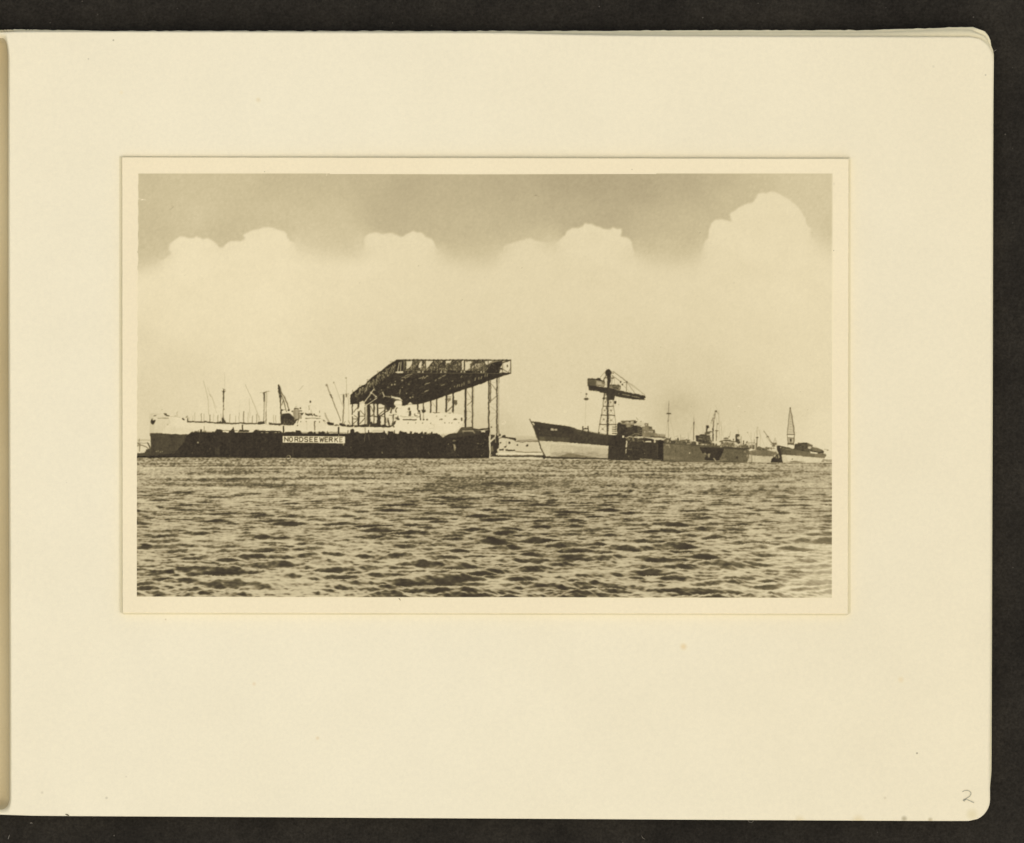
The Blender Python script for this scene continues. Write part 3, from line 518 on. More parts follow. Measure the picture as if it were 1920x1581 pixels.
    P(229, [(560, 480), (1350, 470), (1362, 490), (1310, 510), (1270, 560), (1150, 590), (1080, 615), (1050, 640), (1020, 610), (980, 585), (560, 590)]); P(196, [(1180, 580), (1250, 540), (1300, 500), (1345, 490), (1270, 560), (1100, 600), (1050, 640), (1040, 600)], .5); P(205, [(1010, 600), (1150, 570), (1060, 640)], .5)
    L(196, [(800, 560), (830, 520)], 10, .4); C.specks((195, 222), [(800, 440), (930, 430), (930, 510), (800, 500)], 20, (.5, 1.5), (.5, 1), (0, 180), .5)
    L(160, [(830, 490), (850, 515), (900, 505), (915, 470)], 7, .35); L(226, [(0, 500), (160, 500)], 8, .5); L(168, [(0, 535), (160, 535)], 8, .6); L(180, [(150, 495), (150, 560)], 7, .5)
    # ---------------- floating dock with the name board
    C.use('floating_dock/dock_wall'); C.f(250, 680, 8)
    P(60, [(870, 1044), (1920, 1048), (3600, 1062), (4480, 1066), (4560, 1062), (4600, 1085), (4645, 1125), (4690, 1095), (4740, 1072), (4860, 1052), (5040, 1040), (5330, 1012), (5340, 1400), (5330, 1435), (4500, 1445), (3600, 1440), (2000, 1432), (900, 1430), (380, 1415), (190, 1400), (285, 1395), (620, 1360), (760, 1190), (800, 1100)], tex=1.3)
    C.f(700, 740, 8); P(74, [(1060, 640), (1260, 570), (1320, 490), (1480, 480), (1490, 520), (1580, 545), (1600, 600), (1400, 620), (1200, 650)], .9); P(112, [(1310, 500), (1480, 490), (1485, 515), (1360, 520)], .35)
    C.use('floating_dock/deck_gear')
    L(172, [(1340, 545), (1490, 543), (1520, 575)], 16, .85); L(160, [(1350, 545), (1345, 570)], 12, .8); L(66, [(1490, 510), (1580, 530), (1740, 510)], 22); P(208, [(1610, 540), (1680, 540), (1680, 570), (1620, 570)]); L(74, [(1740, 500), (1760, 600)], 14, .8)
    L(212, [(1755, 520), (1755, 830)], 15, .85); D(90, 1772, 490, 12); P(62, [(1680, 560), (1745, 530), (1745, 620), (1600, 620)])
    C.f(0, 0, 1)
    C.clutter(66, 360, 412, (810.2, 810.6), 1, 5, .45, (1.5, 4)); C.f(250, 680, 8)
    P(64, [(1000, 1045), (1005, 1003), (1020, 1005), (1030, 1045)]); L(90, [(1060, 960), (1060, 1045)], 9, .6); P(64, [(1225, 1045), (1250, 997), (1340, 1012), (1345, 1048)]); P(64, [(1430, 1048), (1440, 1015), (1460, 1020), (1490, 990), (1500, 960), (1510, 995), (1525, 1048)]); L(66, [(1638, 940), (1638, 1040)], 20)
    P(64, [(1560, 1048), (1600, 1005), (1650, 1010), (1740, 1015), (1735, 1048)]); P(64, [(1790, 1048), (1820, 1020), (1850, 1008), (1920, 1020), (2200, 1028), (2240, 1050)]); L(120, [(870, 1040), (1240, 1035)], 6, .6); L(90, [(1340, 1020), (1560, 1020)], 8, .8); L(210, [(1530, 1040), (1780, 1045)], 9, .9)
    C.f(480, 680, 8)
    P(64, [(200, 1055), (210, 1022), (300, 1022), (380, 1035), (385, 1060)]); L(64, [(412, 962), (412, 1040)], 22); P(64, [(430, 1060), (440, 1038), (590, 1040), (580, 1060)]); P(62, [(585, 1060), (600, 1015), (660, 1015), (685, 1060)]); P(62, [(775, 1060), (790, 1040), (830, 1030), (850, 1045), (855, 1062)]); L(66, [(880, 880), (882, 1000)], 12, .6); P(62, [(868, 1062), (872, 1035), (890, 1035), (895, 1062)])
    P(62, [(932, 1062), (936, 1035), (980, 1040), (1000, 1030), (1035, 1040), (1040, 1065)]); P(62, [(1065, 1065), (1070, 1028), (1080, 1028), (1086, 1065)]); L(90, [(585, 1045), (1230, 1045)], 6, .8); L(60, [(1240, 975), (1238, 1080)], 24); L(100, [(1086, 1048), (1370, 1050)], 6, .8); P(62, [(1412, 1062), (1414, 1010), (1440, 990), (1470, 1000), (1480, 1050), (1520, 1035), (1560, 1062), (1580, 1075)]); L(76, [(1378, 1020), (1380, 1065)], 12)
    P(62, [(1680, 1055), (1682, 1010), (1695, 1015), (1700, 1055)]); P(62, [(1580, 1070), (1640, 1055), (1920, 1045), (1930, 1075)]); L(120, [(1740, 1030), (1920, 1030)], 6, .6); L(70, [(1640, 980), (1640, 1050)], 12, .45)
    for x0, x1, y in ((80, 105, 1050), (150, 185, 1050), (280, 305, 1052), (335, 350, 1052), (690, 770, 1055), (905, 930, 1058), (1040, 1064, 1055), (1100, 1225, 1060), (1255, 1370, 1062)): L(212, [(x0, y), (x1, y)], 9, .9)
    C.f(700, 740, 8)
    P(62, [(218, 590), (222, 545), (300, 560), (310, 590)]); P(62, [(310, 590), (312, 540), (322, 540), (328, 590)]); P(62, [(375, 590), (400, 540), (440, 558), (490, 560), (520, 590)]); P(62, [(545, 600), (555, 550), (578, 552), (585, 600)]); P(62, [(590, 600), (620, 562), (670, 575), (680, 600)]); P(62, [(690, 600), (720, 565), (735, 550), (745, 580), (770, 600)]); P(62, [(860, 600), (870, 560), (885, 562), (890, 600)]); C.f(0, 0, 1); C.clutter(64, 795, 824, (812.5, 814.5), .5, 2.5, .3)
    C.f(700, 740, 8); L(218, [(208, 600), (210, 570)], 12, .9); P(62, [(0, 575), (160, 572), (165, 600), (0, 600)]); P(62, [(150, 600), (155, 540), (165, 540), (200, 600)])
    C.specks((180, 215), [(750, 580), (870, 580), (870, 600), (750, 600)], 8, (1, 2.5), (.6, 1.2), (0, 30), .8)
    # marks and streaks on the dock side
    C.use('floating_dock/dock_wall'); C.f(250, 680, 8)
    for x, y, r, t_ in ((965, 1195, 11, 215), (970, 1200, 8, 215), (1150, 1292, 7, 150), (1440, 1402, 8, 130), (885, 1355, 8, 110)): D(t_, x, y, r, .9)
    for x in (1240, 1262, 1280): L(112, [(x, 1260), (x+g.uniform(-5, 5), 1385)], 8, .6)
    L(96, [(1790, 1090), (1790, 1160)], 7, .5)
    C.f(480, 680, 8); L(120, [(552, 1310), (552, 1400)], 8, .55); L(130, [(150, 1395), (165, 1390)], 8, .5); L(120, [(240, 1398), (260, 1398)], 8, .5); D(120, 98, 1302, 9, .5); D(120, 140, 1165, 8, .5); D(150, 1425, 1270, 7, .6); L(170, [(1640, 1070), (1625, 1180)], 7, .6); L(140, [(1690, 1080), (1700, 1165)], 9, .45); P(190, [(1880, 1335), (1895, 1345), (1900, 1370), (1885, 1365)], .8)
    C.f(700, 740, 8); L(120, [(165, 620), (165, 660), (110, 660), (95, 610)], 7, .5); D(170, 730, 640, 8, .8); L(110, [(370, 750), (360, 770)], 9, .5); P(176, [(1180, 700), (1210, 675), (1240, 695), (1200, 705)], .6); P(186, [(1195, 740), (1225, 750), (1240, 800), (1228, 850), (1210, 830)], .8); L(130, [(1250, 672), (1280, 672)], 8, .5); L(150, [(825, 865), (845, 895)], 9, .5); P(150, [(1250, 890), (1275, 905), (1290, 930), (1265, 910)], .6)
    for _ in range(34): D(g.uniform(95, 190), g.uniform(1540, 1700), g.uniform(600, 920), g.uniform(3, 6), .6)
    C.f(0, 0, 1)
    for _ in range(150): x = g.uniform(370, 900); y = g.uniform(815, 846); L(g.uniform(68, 84), [(x, y), (x+g.uniform(-.4, .4), y+g.uniform(2, 11))], g.uniform(.5, 1.6), .4)
    for x in range(375, 910, 19): L(70, [(x, 813), (x+.3, 857)], .6, .35)
    L(76, [(365, 838), (640, 841), (915, 842)], .7, .3); L(52, [(350, 853), (640, 856), (915, 856.5)], 2.4, .5)
    C.f(700, 740, 8)
    for _ in range(60): x = g.uniform(20, 1500); y = g.uniform(620, 900); L(g.uniform(68, 90), [(x, y), (x+g.uniform(-3, 3), y+g.uniform(10, 70))], g.uniform(4, 12), .35)
    for x, y, r in ((1570, 735, 9), (1615, 740, 7), (1655, 730, 7), (1620, 915, 9), (1125, 745, 9)): D(160, x, y, r, .7)
    P(72, [(1000, 880), (1240, 850), (1260, 920), (1000, 950)], .4)
    C.use('floating_dock/name_board'); C.f(480, 680, 8)
    P(234, [(402, 1102), (1336, 1108), (1336, 1212), (402, 1198)], tex=2); L(150, [(402, 1104), (1336, 1110), (1334, 1210), (402, 1197), (403, 1104)], 4, .35); C.specks((190, 210), [(410, 1108), (1330, 1112), (1330, 1205), (410, 1195)], 40, (.8, 3), (.4, .9), (70, 110), .5); P(206, [(402, 1102), (425, 1102), (425, 1198), (402, 1198)], .3)
    C.use('floating_dock/lettering')
    word = 'NORDSEEWERKE'; xs = [430, 503, 583, 655, 728, 806, 880, 955, 1036, 1100, 1182, 1254]; ws = [52, 45, 50, 48, 50, 42, 42, 62, 40, 46, 44, 40]
    for ch, x, w in zip(word, xs, ws):
        y0 = 1120+(x-430)*.008; h = 62
        for st in GLYPH[ch]:
            tone = 68 if ch != 'O' else 84
            L(tone if x < 1230 else 100, [(x+a*w, y0+b_*h) for a, b_ in st], 13, .95 if x < 1170 else .8)
    C.use('floating_dock/dock_wall'); L(206, [(1315, 1205), (1312, 1235)], 14, .7); L(200, [(1242, 1080), (1243, 1100)], 10, .8)
    # landing stage foot right of the dock
    C.use('slipway_gantry/foot'); C.f(920, 740, 8)
    P(80, [(0, 600), (60, 600), (70, 640), (0, 690)]); P(66, [(0, 720), (70, 660), (85, 600), (120, 620), (130, 780), (100, 840), (110, 930), (0, 930)]); L(212, [(0, 690), (75, 625)], 14, .8); L(180, [(75, 660), (78, 720)], 12, .7); D(76, 136, 605, 18); L(110, [(110, 450), (125, 620)], 16, .6); P(150, [(0, 780), (30, 770), (50, 850), (0, 860)], .6); P(66, [(0, 860), (60, 850), (80, 930), (0, 935)]); D(216, 115, 830, 15); P(220, [(65, 885), (95, 870), (120, 890), (90, 910)]); D(190, 12, 912, 9)

def draw_middle(C):
    P, L, R, D = C.P, C.L, C.R, C.D; g = C.rg
    # white hulled vessel in the gap
    C.use('moored_barge'); C.f(920, 740, 8)
    P(214, [(130, 665), (170, 652), (220, 650), (280, 670), (400, 705), (520, 712), (720, 705), (720, 870), (760, 880), (130, 900), (125, 780)], tex=.8); P(198, [(300, 700), (700, 730), (720, 860), (400, 860)], .3)
    L(96, [(130, 655), (200, 640), (290, 655), (380, 700), (480, 712), (560, 704), (720, 705)], 13, .8); P(70, [(165, 640), (180, 612), (210, 600), (230, 620), (230, 635), (370, 650), (385, 675), (370, 690), (280, 665)]); L(100, [(400, 690), (500, 685), (600, 680), (700, 690)], 10, .7)
    for x, y, r in ((150, 722, 12), (280, 722, 17), (400, 755, 13), (548, 765, 16)): D(78, x, y, r)
    L(130, [(235, 700), (230, 770)], 8, .5); P(80, [(195, 785), (235, 765), (230, 795), (200, 800)]); P(84, [(130, 815), (230, 820), (370, 830), (365, 850), (240, 845), (130, 840)]); D(220, 205, 835, 16); L(110, [(370, 850), (520, 868), (760, 862)], 12, .7); L(228, [(130, 885), (760, 895)], 22); L(92, [(390, 862), (700, 870)], 6, .5)
    C.use('moored_barge'); P(70, [(95, 915), (300, 908), (780, 908), (800, 950), (600, 935), (100, 935)], .9)
    # hammerhead crane
    C.use('hammerhead_crane/tower'); C.f(1080, 680, 11.294)
    L(66, [(676, 780), (670, 1530)], 42, .95)
    for k in range(12): y = 900+k*52; D(205, 684+g.uniform(-6, 6), y, 8, .6, 1.6)
    L(120, [(668, 980), (690, 1080)], 10, .4)
    L(74, [(590, 640), (575, 900), (470, 1490)], 10, .9); L(90, [(785, 800), (800, 960), (845, 1330), (850, 1380)], 8, .85); L(150, [(800, 640), (808, 480)], 7, .5); L(78, [(600, 640), (600, 780)], 16)
    for y, xa, xb in ((925, 568, 800), (1115, 530, 820), (1312, 495, 850)): L(70, [(xa, y-4), (xb, y+6)], 16, .95); D(66, xa+10, y-2, 12); D(66, xb-10, y+4, 11)
    for (xa, ya, xb, yb) in ((590, 790, 650, 920), (650, 790, 580, 910), (700, 800, 780, 920), (780, 800, 700, 910), (560, 940, 650, 1100), (650, 950, 545, 1100), (700, 950, 800, 1110), (800, 950, 700, 1100), (540, 1130, 650, 1300), (650, 1140, 505, 1300), (700, 1140, 820, 1310), (815, 1140, 700, 1300), (500, 1330, 640, 1480), (640, 1330, 480, 1480)):
        L(120, [(xa, ya), (xb, yb)], 6, .55)
    for x, y in ((610, 1010), (740, 1015), (588, 1205), (745, 1218), (570, 1408), (630, 830), (728, 840)): D(96, x, y, 17, .8, .8)
    L(150, [(545, 1010), (800, 1015)], 5, .4); L(150, [(510, 1205), (830, 1215)], 5, .4); P(74, [(460, 1470), (500, 1468), (515, 1500), (470, 1500)]); D(70, 580, 755, 17); L(74, [(590, 750), (690, 760)], 20); L(76, [(600, 680), (660, 700), (640, 790)], 16, .8); L(205, [(625, 670), (640, 780)], 12, .7)
    C.use('hammerhead_crane/hook_block')
    L(150, [(215, 480), (212, 780)], 5, .5); D(74, 222, 665, 18); D(110, 214, 712, 12, .7); P(80, [(170, 775), (190, 745), (245, 745), (270, 770), (240, 800), (200, 800)]); D(160, 215, 770, 10); L(150, [(210, 800), (205, 1000), (195, 1370)], 6, .45); L(140, [(160, 765), (280, 765)], 6, .5)
    P(70, [(800, 825), (815, 810), (850, 815), (858, 840), (840, 880), (815, 880)]); L(180, [(820, 915), (840, 915)], 10, .7); L(170, [(905, 780), (902, 890)], 6, .5); D(150, 900, 892, 12, .6)
    C.use('hammerhead_crane/girder')
    P(70, [(262, 510), (265, 585), (480, 610), (520, 640), (560, 640), (600, 655), (680, 660), (700, 790), (810, 795), (825, 710), (900, 720), (1040, 750), (1250, 780), (1470, 785), (1440, 760), (1480, 740), (1460, 700), (1250, 655), (1150, 640), (940, 590), (700, 530), (440, 500)], tex=1.4)
    C.specks((110, 185), [(400, 540), (560, 560), (560, 600), (400, 590)], 12, (.8, 2), (.5, 1.1), (0, 40), .8)
    for p in ([(980, 672), (1030, 680)], [(1045, 680), (1075, 688)], [(1085, 688), (1135, 698)], [(1190, 708), (1225, 718)], [(1240, 720), (1345, 742)], [(900, 650), (910, 655)]): L(190, p, 13, .85)
    for k in range(13): x = 900+k*44; L(60, [(x, 640+(x-900)*.12), (x+12, 720+(x-900)*.13)], 9, .5)
    P(70, [(620, 640), (830, 660), (812, 790), (700, 795), (660, 740), (640, 700)])
    for k in range(20): x = 860+k*30; D(64, x, 712+(x-860)*.125+g.uniform(-3, 3), 11, .8)
    P(78, [(700, 520), (720, 470), (780, 460), (860, 475), (890, 465), (950, 490), (945, 580), (800, 550)], .9); C.specks((150, 225), [(700, 470), (940, 480), (930, 540), (720, 520)], 20, (.8, 2.5), (.5, 1.1), (50, 130), .75); P(210, [(900, 520), (945, 500), (945, 575), (910, 560)], .5)
    C.use('hammerhead_crane/machinery_house')
    P(96, [(240, 360), (260, 345), (340, 340), (430, 355), (440, 510), (260, 495), (242, 480)], tex=1.6); P(124, [(425, 350), (600, 400), (610, 510), (430, 490)]); P(182, [(440, 385), (535, 395), (540, 430), (610, 475), (590, 495), (430, 465)], .75); P(64, [(240, 362), (260, 342), (345, 334), (420, 345), (480, 325), (515, 330), (540, 370), (605, 385), (600, 405), (440, 365), (300, 352)])
    P(66, [(240, 480), (440, 500), (600, 520), (640, 560), (600, 620), (440, 590), (300, 520), (245, 500)]); C.specks((200, 220), [(450, 410), (530, 415), (530, 450), (460, 445)], 7, (1, 2), (.5, 1), (60, 120), .8)
    C.use('hammerhead_crane/mast_head')
    P(64, [(610, 220), (630, 170), (690, 135), (730, 160), (750, 200), (740, 250), (730, 270), (740, 380), (700, 540), (660, 540), (660, 380), (650, 270), (620, 250)]); L(150, [(645, 130), (650, 160)], 9, .7); L(76, [(640, 270), (590, 360), (620, 480)], 16, .85); L(74, [(600, 320), (800, 330)], 18, .9); L(90, [(770, 300), (750, 460)], 10, .6); L(110, [(760, 280), (810, 320)], 10, .6); L(130, [(808, 330), (808, 470)], 6, .6)
    C.specks((180, 225), [(600, 290), (650, 290), (660, 500), (610, 480)], 14, (.8, 2), (.5, 1.1), (50, 130), .8); P(160, [(740, 180), (790, 180), (790, 230), (750, 240)], .6); D(205, 765, 195, 12, .7); D(76, 785, 225, 10)
    C.use('hammerhead_crane/stay')
    L(84, [(790, 190), (1075, 405), (1250, 510), (1460, 690)], 6, .6); L(76, [(790, 190), (1075, 408)], 9, .85); L(84, [(760, 270), (950, 415)], 10, .8); L(96, [(1075, 405), (1250, 650)], 8, .75); L(84, [(1075, 405), (1068, 610)], 11, .85); L(110, [(980, 460), (1150, 630)], 6, .6); L(120, [(1130, 450), (1300, 570), (1420, 670)], 6, .5); L(90, [(515, 310), (610, 200)], 7, .75); D(66, 945, 415, 18); D(66, 985, 465, 16); D(66, 1072, 408, 14); L(90, [(1010, 430), (1070, 408)], 8); L(150, [(1160, 470), (1170, 620)], 5, .4)
    # freighter with the dark bow
    C.use('freighter/hull'); C.f(920, 740, 8)
    P(70, [(590, 375), (605, 400), (860, 435), (1180, 478), (1230, 500), (1400, 548), (1600, 582), (1700, 602), (1940, 612), (1940, 780), (1770, 770), (1470, 742), (1100, 715), (870, 698), (725, 690), (705, 660), (660, 545), (620, 450)], tex=1.3)
    P(226, [(592, 372), (610, 362), (860, 372), (1150, 420), (1180, 475), (860, 430), (605, 400)], .55); L(84, [(585, 372), (640, 480), (700, 650), (725, 720)], 13, .8)
    L(78, [(800, 590), (950, 615), (1100, 640)], 9, .4); L(128, [(780, 588), (900, 600)], 6, .5); P(92, [(730, 620), (1180, 650), (1180, 715), (870, 698), (730, 688)], .6, 1.6); P(112, [(720, 625), (800, 635), (830, 690), (735, 690)], .6); P(226, [(622, 425), (640, 420), (655, 450), (652, 470), (640, 462)]); D(130, 728, 520, 10, .7); D(110, 735, 575, 12, .6)
    L(150, [(1310, 555), (1360, 555)], 7, .5); L(140, [(1735, 628), (1780, 630)], 6, .6); L(104, [(1480, 590), (1485, 730)], 8, .4); L(100, [(1680, 640), (1680, 760)], 8, .3); L(98, [(1850, 640), (1850, 770)], 8, .3); P(84, [(1180, 500), (1900, 620), (1900, 770), (1480, 735)], .4, 1.6)
    C.use('freighter/bottom'); P(212, [(725, 690), (870, 698), (1100, 715), (1470, 742), (1770, 770), (1765, 955), (1300, 945), (825, 930), (790, 900), (740, 780)], tex=2)
    P(196, [(990, 700), (1150, 715), (1140, 745), (1000, 735)], .5); P(186, [(900, 740), (1765, 800), (1765, 955), (1300, 945), (880, 925)], .42, 2); P(176, [(1200, 770), (1765, 820), (1765, 955), (1300, 945)], .28, 2); P(160, [(900, 870), (1765, 890), (1765, 955), (900, 935)], .3, 2)
    for _ in range(60): x = g.uniform(900, 1650); y = g.uniform(860, 930); L(g.uniform(120, 170), [(x, y), (x+g.uniform(20, 90), y+g.uniform(-4, 6))], g.uniform(8, 20), .35)
    P(118, [(1080, 905), (1150, 885), (1260, 890), (1420, 925), (1700, 955), (1250, 950), (1000, 945)], .7, 2); P(76, [(820, 940), (830, 928), (1300, 942), (1770, 955), (1770, 975), (1000, 965), (840, 960)]); L(70, [(725, 700), (750, 800), (800, 900), (830, 940)], 16, .9); P(66, [(760, 930), (790, 905), (840, 945), (800, 975)])
    for _ in range(40): x = g.uniform(850, 1740); y0 = 705+(x-850)*.07; L(g.choice([190, 222]), [(x, y0+8), (x+g.uniform(-5, 5), y0+g.uniform(60, 190))], g.uniform(3, 8), .25)
    C.use('freighter/lettering')
    for ch, x in zip('ODIN', (906, 932, 958, 978)):
        for st in GLYPH[ch]: L(232, [(x+a*17, 511+(x-906)*.09+b_*22) for a, b_ in st], 8, .95)
    C.use('freighter/winch_frame'); L(68, [(1385, 480), (1385, 545)], 17); L(68, [(1462, 478), (1462, 550)], 17); L(70, [(1385, 515), (1462, 515)], 15); D(66, 1424, 512, 14)

def draw_right(C):
    P, L, R, D = C.P, C.L, C.R, C.D; g = C.rg; C_deck = [(1246, 822), (1352, 826), (1352, 836), (1246, 830)]
    # ship under construction behind the dark dock
    C.use('ship_under_construction'); C.f(1140, 770, 15.808)
    P(68, [(270, 420), (300, 360), (350, 350), (390, 390), (520, 410), (720, 400), (960, 470), (1020, 520), (1020, 760), (760, 780), (640, 760), (560, 800), (250, 760), (270, 650)], tex=1.6)
    for y in (490, 552, 612, 680): L(74, [(130, y+2), (270, y-4)], 22, .9); D(68, 220, y, 16)
    L(90, [(232, 430), (235, 700)], 9, .5)
    P(150, [(390, 310), (820, 300), (860, 330), (850, 400), (760, 430), (560, 430), (390, 400)], .85); L(76, [(385, 318), (820, 300)], 20, .9); P(90, [(390, 330), (520, 330), (490, 370), (430, 380)], .8); P(206, [(540, 340), (620, 345), (610, 390), (560, 390)], .6); D(76, 645, 330, 22); P(74, [(770, 310), (830, 305), (840, 370), (780, 380)]); D(76, 855, 330, 16); P(206, [(670, 330), (760, 320), (740, 380), (680, 380)], .6)
    P(206, [(770, 400), (830, 370), (1080, 360), (1090, 400), (1080, 470), (1000, 470), (780, 440)]); L(110, [(830, 440), (1000, 450)], 10, .7); P(200, [(520, 430), (700, 420), (660, 490), (560, 500)], .55); C.specks((150, 215), [(520, 430), (760, 420), (700, 500), (540, 500)], 14, (.8, 2.5), (.6, 1.1), (0, 60), .7)
    P(122, [(1090, 375), (1190, 380), (1200, 460), (1290, 480), (1310, 550), (1390, 580), (1400, 660), (1480, 690), (1700, 720), (1700, 800), (1250, 800), (1020, 780), (1010, 480), (1090, 470)], .9, 3); D(200, 1135, 420, 22, .8); L(90, [(1100, 380), (1190, 380), (1195, 450)], 14, .7); P(80, [(1200, 460), (1290, 480), (1300, 540), (1250, 530), (1210, 560)], .7); P(200, [(1210, 600), (1340, 620), (1330, 650), (1210, 635)], .9); P(80, [(1340, 570), (1390, 570), (1390, 650), (1350, 650)], .7)
    for y in (480, 545, 585, 640, 700): L(190, [(880, y), (1000, y+6)], 15, .7)
    for y in (515, 560, 625, 665): L(66, [(760, y), (1000, y+4)], 14, .8)
    D(70, 985, 540, 22); D(210, 1085, 640, 18); D(200, 1145, 520, 12, .6)
    C.specks((70, 200), [(1020, 480), (1200, 480), (1400, 680), (1400, 780), (1020, 760)], 95, (.6, 2.4), (.5, 1.2), (0, 180), .6)
    C.specks((100, 190), [(300, 480), (700, 480), (1000, 600), (900, 740), (320, 740)], 40, (.8, 3), (.5, 1), (80, 100), .35); C.specks((100, 190), [(300, 480), (700, 480), (1000, 600), (900, 740), (320, 740)], 20, (.8, 4), (.5, 1), (-10, 10), .4)
    L(205, [(640, 760), (780, 690), (930, 690)], 12, .7); P(190, [(840, 720), (1040, 780), (1030, 820), (820, 800), (700, 800)], .35); L(140, [(840, 210), (890, 285)], 22, .55); D(110, 975, 325, 20, .7); L(170, [(880, 345), (1050, 345)], 9, .6); L(175, [(1560, 690), (1700, 690)], 8, .6); P(178, [(1440, 690), (1690, 700), (1690, 760), (1500, 760)], .6); L(90, [(1520, 700), (1550, 780)], 14, .6); L(80, [(1250, 770), (1500, 790), (1720, 810)], 26, .9)
    # dark dock with the white pipe
    C.use('dark_dock/dock_wall')
    P(68, [(0, 730), (250, 740), (420, 760), (560, 830), (640, 780), (900, 820), (1040, 790), (1250, 830), (1450, 870), (1640, 870), (1660, 960), (1640, 1500), (1500, 1495), (960, 1480), (0, 1465), (15, 1050), (0, 1040)], tex=1.8)
    P(222, [(425, 740), (480, 740), (478, 800), (425, 810)]); P(206, [(950, 780), (1040, 775), (1040, 810), (960, 820)]); P(196, [(870, 835), (950, 790), (970, 800), (890, 845)]); P(120, [(540, 800), (640, 820), (620, 900), (550, 900)], .5); P(222, [(1110, 900), (1280, 905), (1280, 945), (1110, 940)]); P(212, [(1250, 800), (1640, 830), (1640, 860), (1530, 860), (1420, 860), (1410, 960), (1370, 955), (1370, 860), (1260, 830)]); P(150, [(890, 890), (1010, 895), (1010, 910), (890, 905)], .6); L(196, [(1030, 880), (1080, 940)], 18, .8)
    P(132, [(720, 780), (760, 775), (765, 910), (720, 915)], .8); P(66, [(760, 830), (900, 850), (900, 930), (770, 930)], .8); C.specks((110, 205), [(560, 790), (900, 800), (1100, 850), (900, 930), (640, 920)], 34, (.8, 2.5), (.6, 1.2), (60, 170), .6)
    C.use('dark_dock/pipe'); P(212, [(528, 905), (568, 905), (566, 1090), (525, 1080)]); P(190, [(520, 1140), (550, 1140), (548, 1275), (518, 1275)])
    C.use('dark_dock/dock_wall'); L(62, [(700, 935), (1460, 970)], 12); L(90, [(700, 1010), (1440, 1050)], 8, .25)
    L(132, [(590, 1145), (710, 1155)], 18, .7); L(118, [(800, 1160), (900, 1165)], 12, .6); L(118, [(1040, 1165), (1120, 1170)], 14, .6); L(112, [(1340, 1180), (1440, 1185)], 10, .5); L(60, [(580, 1190), (1460, 1200)], 12, .5); D(120, 612, 1005, 20, .7, 1.6); D(130, 615, 1360, 26, .7); D(190, 1085, 1270, 13, .8); D(165, 1497, 1388, 18, .8)
    L(118, [(1465, 990), (1465, 1400)], 9, .7); P(56, [(1480, 880), (1640, 870), (1640, 1480), (1480, 1470)], .8); L(112, [(60, 1060), (170, 1065)], 16, .5); L(96, [(185, 870), (180, 1020)], 10, .5); L(205, [(955, 1440), (1100, 1445), (1300, 1458)], 22, .9); L(168, [(1280, 1455), (1600, 1465)], 12, .6)
    for _ in range(50): x = g.uniform(30, 1450); y = g.uniform(960, 1400); L(g.uniform(70, 96), [(x, y), (x+g.uniform(-4, 4), y+g.uniform(20, 120))], g.uniform(8, 18), .3)
    # long grey dock, its deck gear and the opening
    C.use('grey_dock/dock_wall'); C.f(1240, 770, 15.808)
    P(112, [(55, 960), (240, 980), (500, 1000), (1050, 1040), (1700, 1090), (2600, 1110), (2600, 1500), (60, 1490)], tex=3)
    P(84, [(60, 900), (260, 880), (400, 880), (700, 930), (1050, 1010), (1400, 1030), (2600, 1060), (2600, 1105), (1700, 1110), (1050, 1050), (500, 1020), (240, 990), (60, 980)], .9, 2)
    P(136, [(60, 1340), (620, 1370), (640, 1450), (60, 1450)], .55, 3); L(150, [(60, 1350), (410, 1350)], 14, .35)
    for _ in range(70):
        x = g.uniform(70, 2550); y = g.uniform(1080, 1250); L(g.choice([88, 96, 128, 136]), [(x, y), (x+g.uniform(-3, 3), y+g.uniform(60, 230))], g.uniform(8, 22), .28)
    P(176, [(125, 1005), (230, 1005), (250, 1070), (270, 1110), (215, 1100), (210, 1040), (130, 1035)], .85); L(150, [(240, 1090), (310, 1180)], 14, .5); L(80, [(425, 1100), (425, 1460)], 18, .5); L(140, [(400, 1330), (400, 1460)], 16, .5); L(70, [(0, 1500), (2600, 1530)], 30, .9); L(96, [(870, 1080), (1120, 1090)], 8, .4)
    D(206, 832, 1262, 25); L(70, [(1060, 1060), (1100, 1100)], 12, .3)
    C.use('grey_dock/recess'); P(64, [(1130, 1085), (1880, 1100), (1800, 1290), (1720, 1480), (1540, 1490), (1280, 1470), (1290, 1400), (1250, 1300), (1180, 1180)], tex=1.5)
    P(150, [(1240, 1260), (1310, 1250), (1345, 1300), (1330, 1360), (1280, 1380)], .8, 4); P(170, [(1380, 1270), (1460, 1275), (1435, 1340), (1430, 1390), (1390, 1385)], .8, 4); D(76, 1310, 1340, 22); C.specks((90, 200), [(1250, 1260), (1460, 1260), (1430, 1390), (1280, 1390)], 14, (.8, 2.5), (.6, 1.2), (60, 120), .7); L(200, [(1550, 1415), (1620, 1495)], 24, .9); L(60, [(1520, 1410), (1590, 1490)], 16, .8); L(92, [(1190, 1150), (1500, 1170)], 8, .3)
    P(132, [(1750, 1420), (1960, 1420), (2000, 1470), (1720, 1470)], .5, 3); D(70, 2510, 1395, 32, .9); D(70, 1900, 1385, 30, .3)
    C.use('grey_dock/deck_gear')
    P(74, [(60, 960), (60, 880), (110, 860), (150, 830), (260, 830), (275, 780), (290, 880), (300, 950)], .85); L(90, [(150, 828), (260, 828)], 14); P(206, [(160, 860), (230, 860), (240, 930), (180, 930)], .75); D(206, 265, 925, 17); P(80, [(290, 900), (400, 880), (450, 910), (460, 980), (300, 970)], .85); P(64, [(450, 890), (470, 820), (490, 800), (510, 830), (520, 890)]); D(212, 492, 940, 24); D(206, 435, 915, 18); L(120, [(420, 768), (490, 765)], 10, .6)
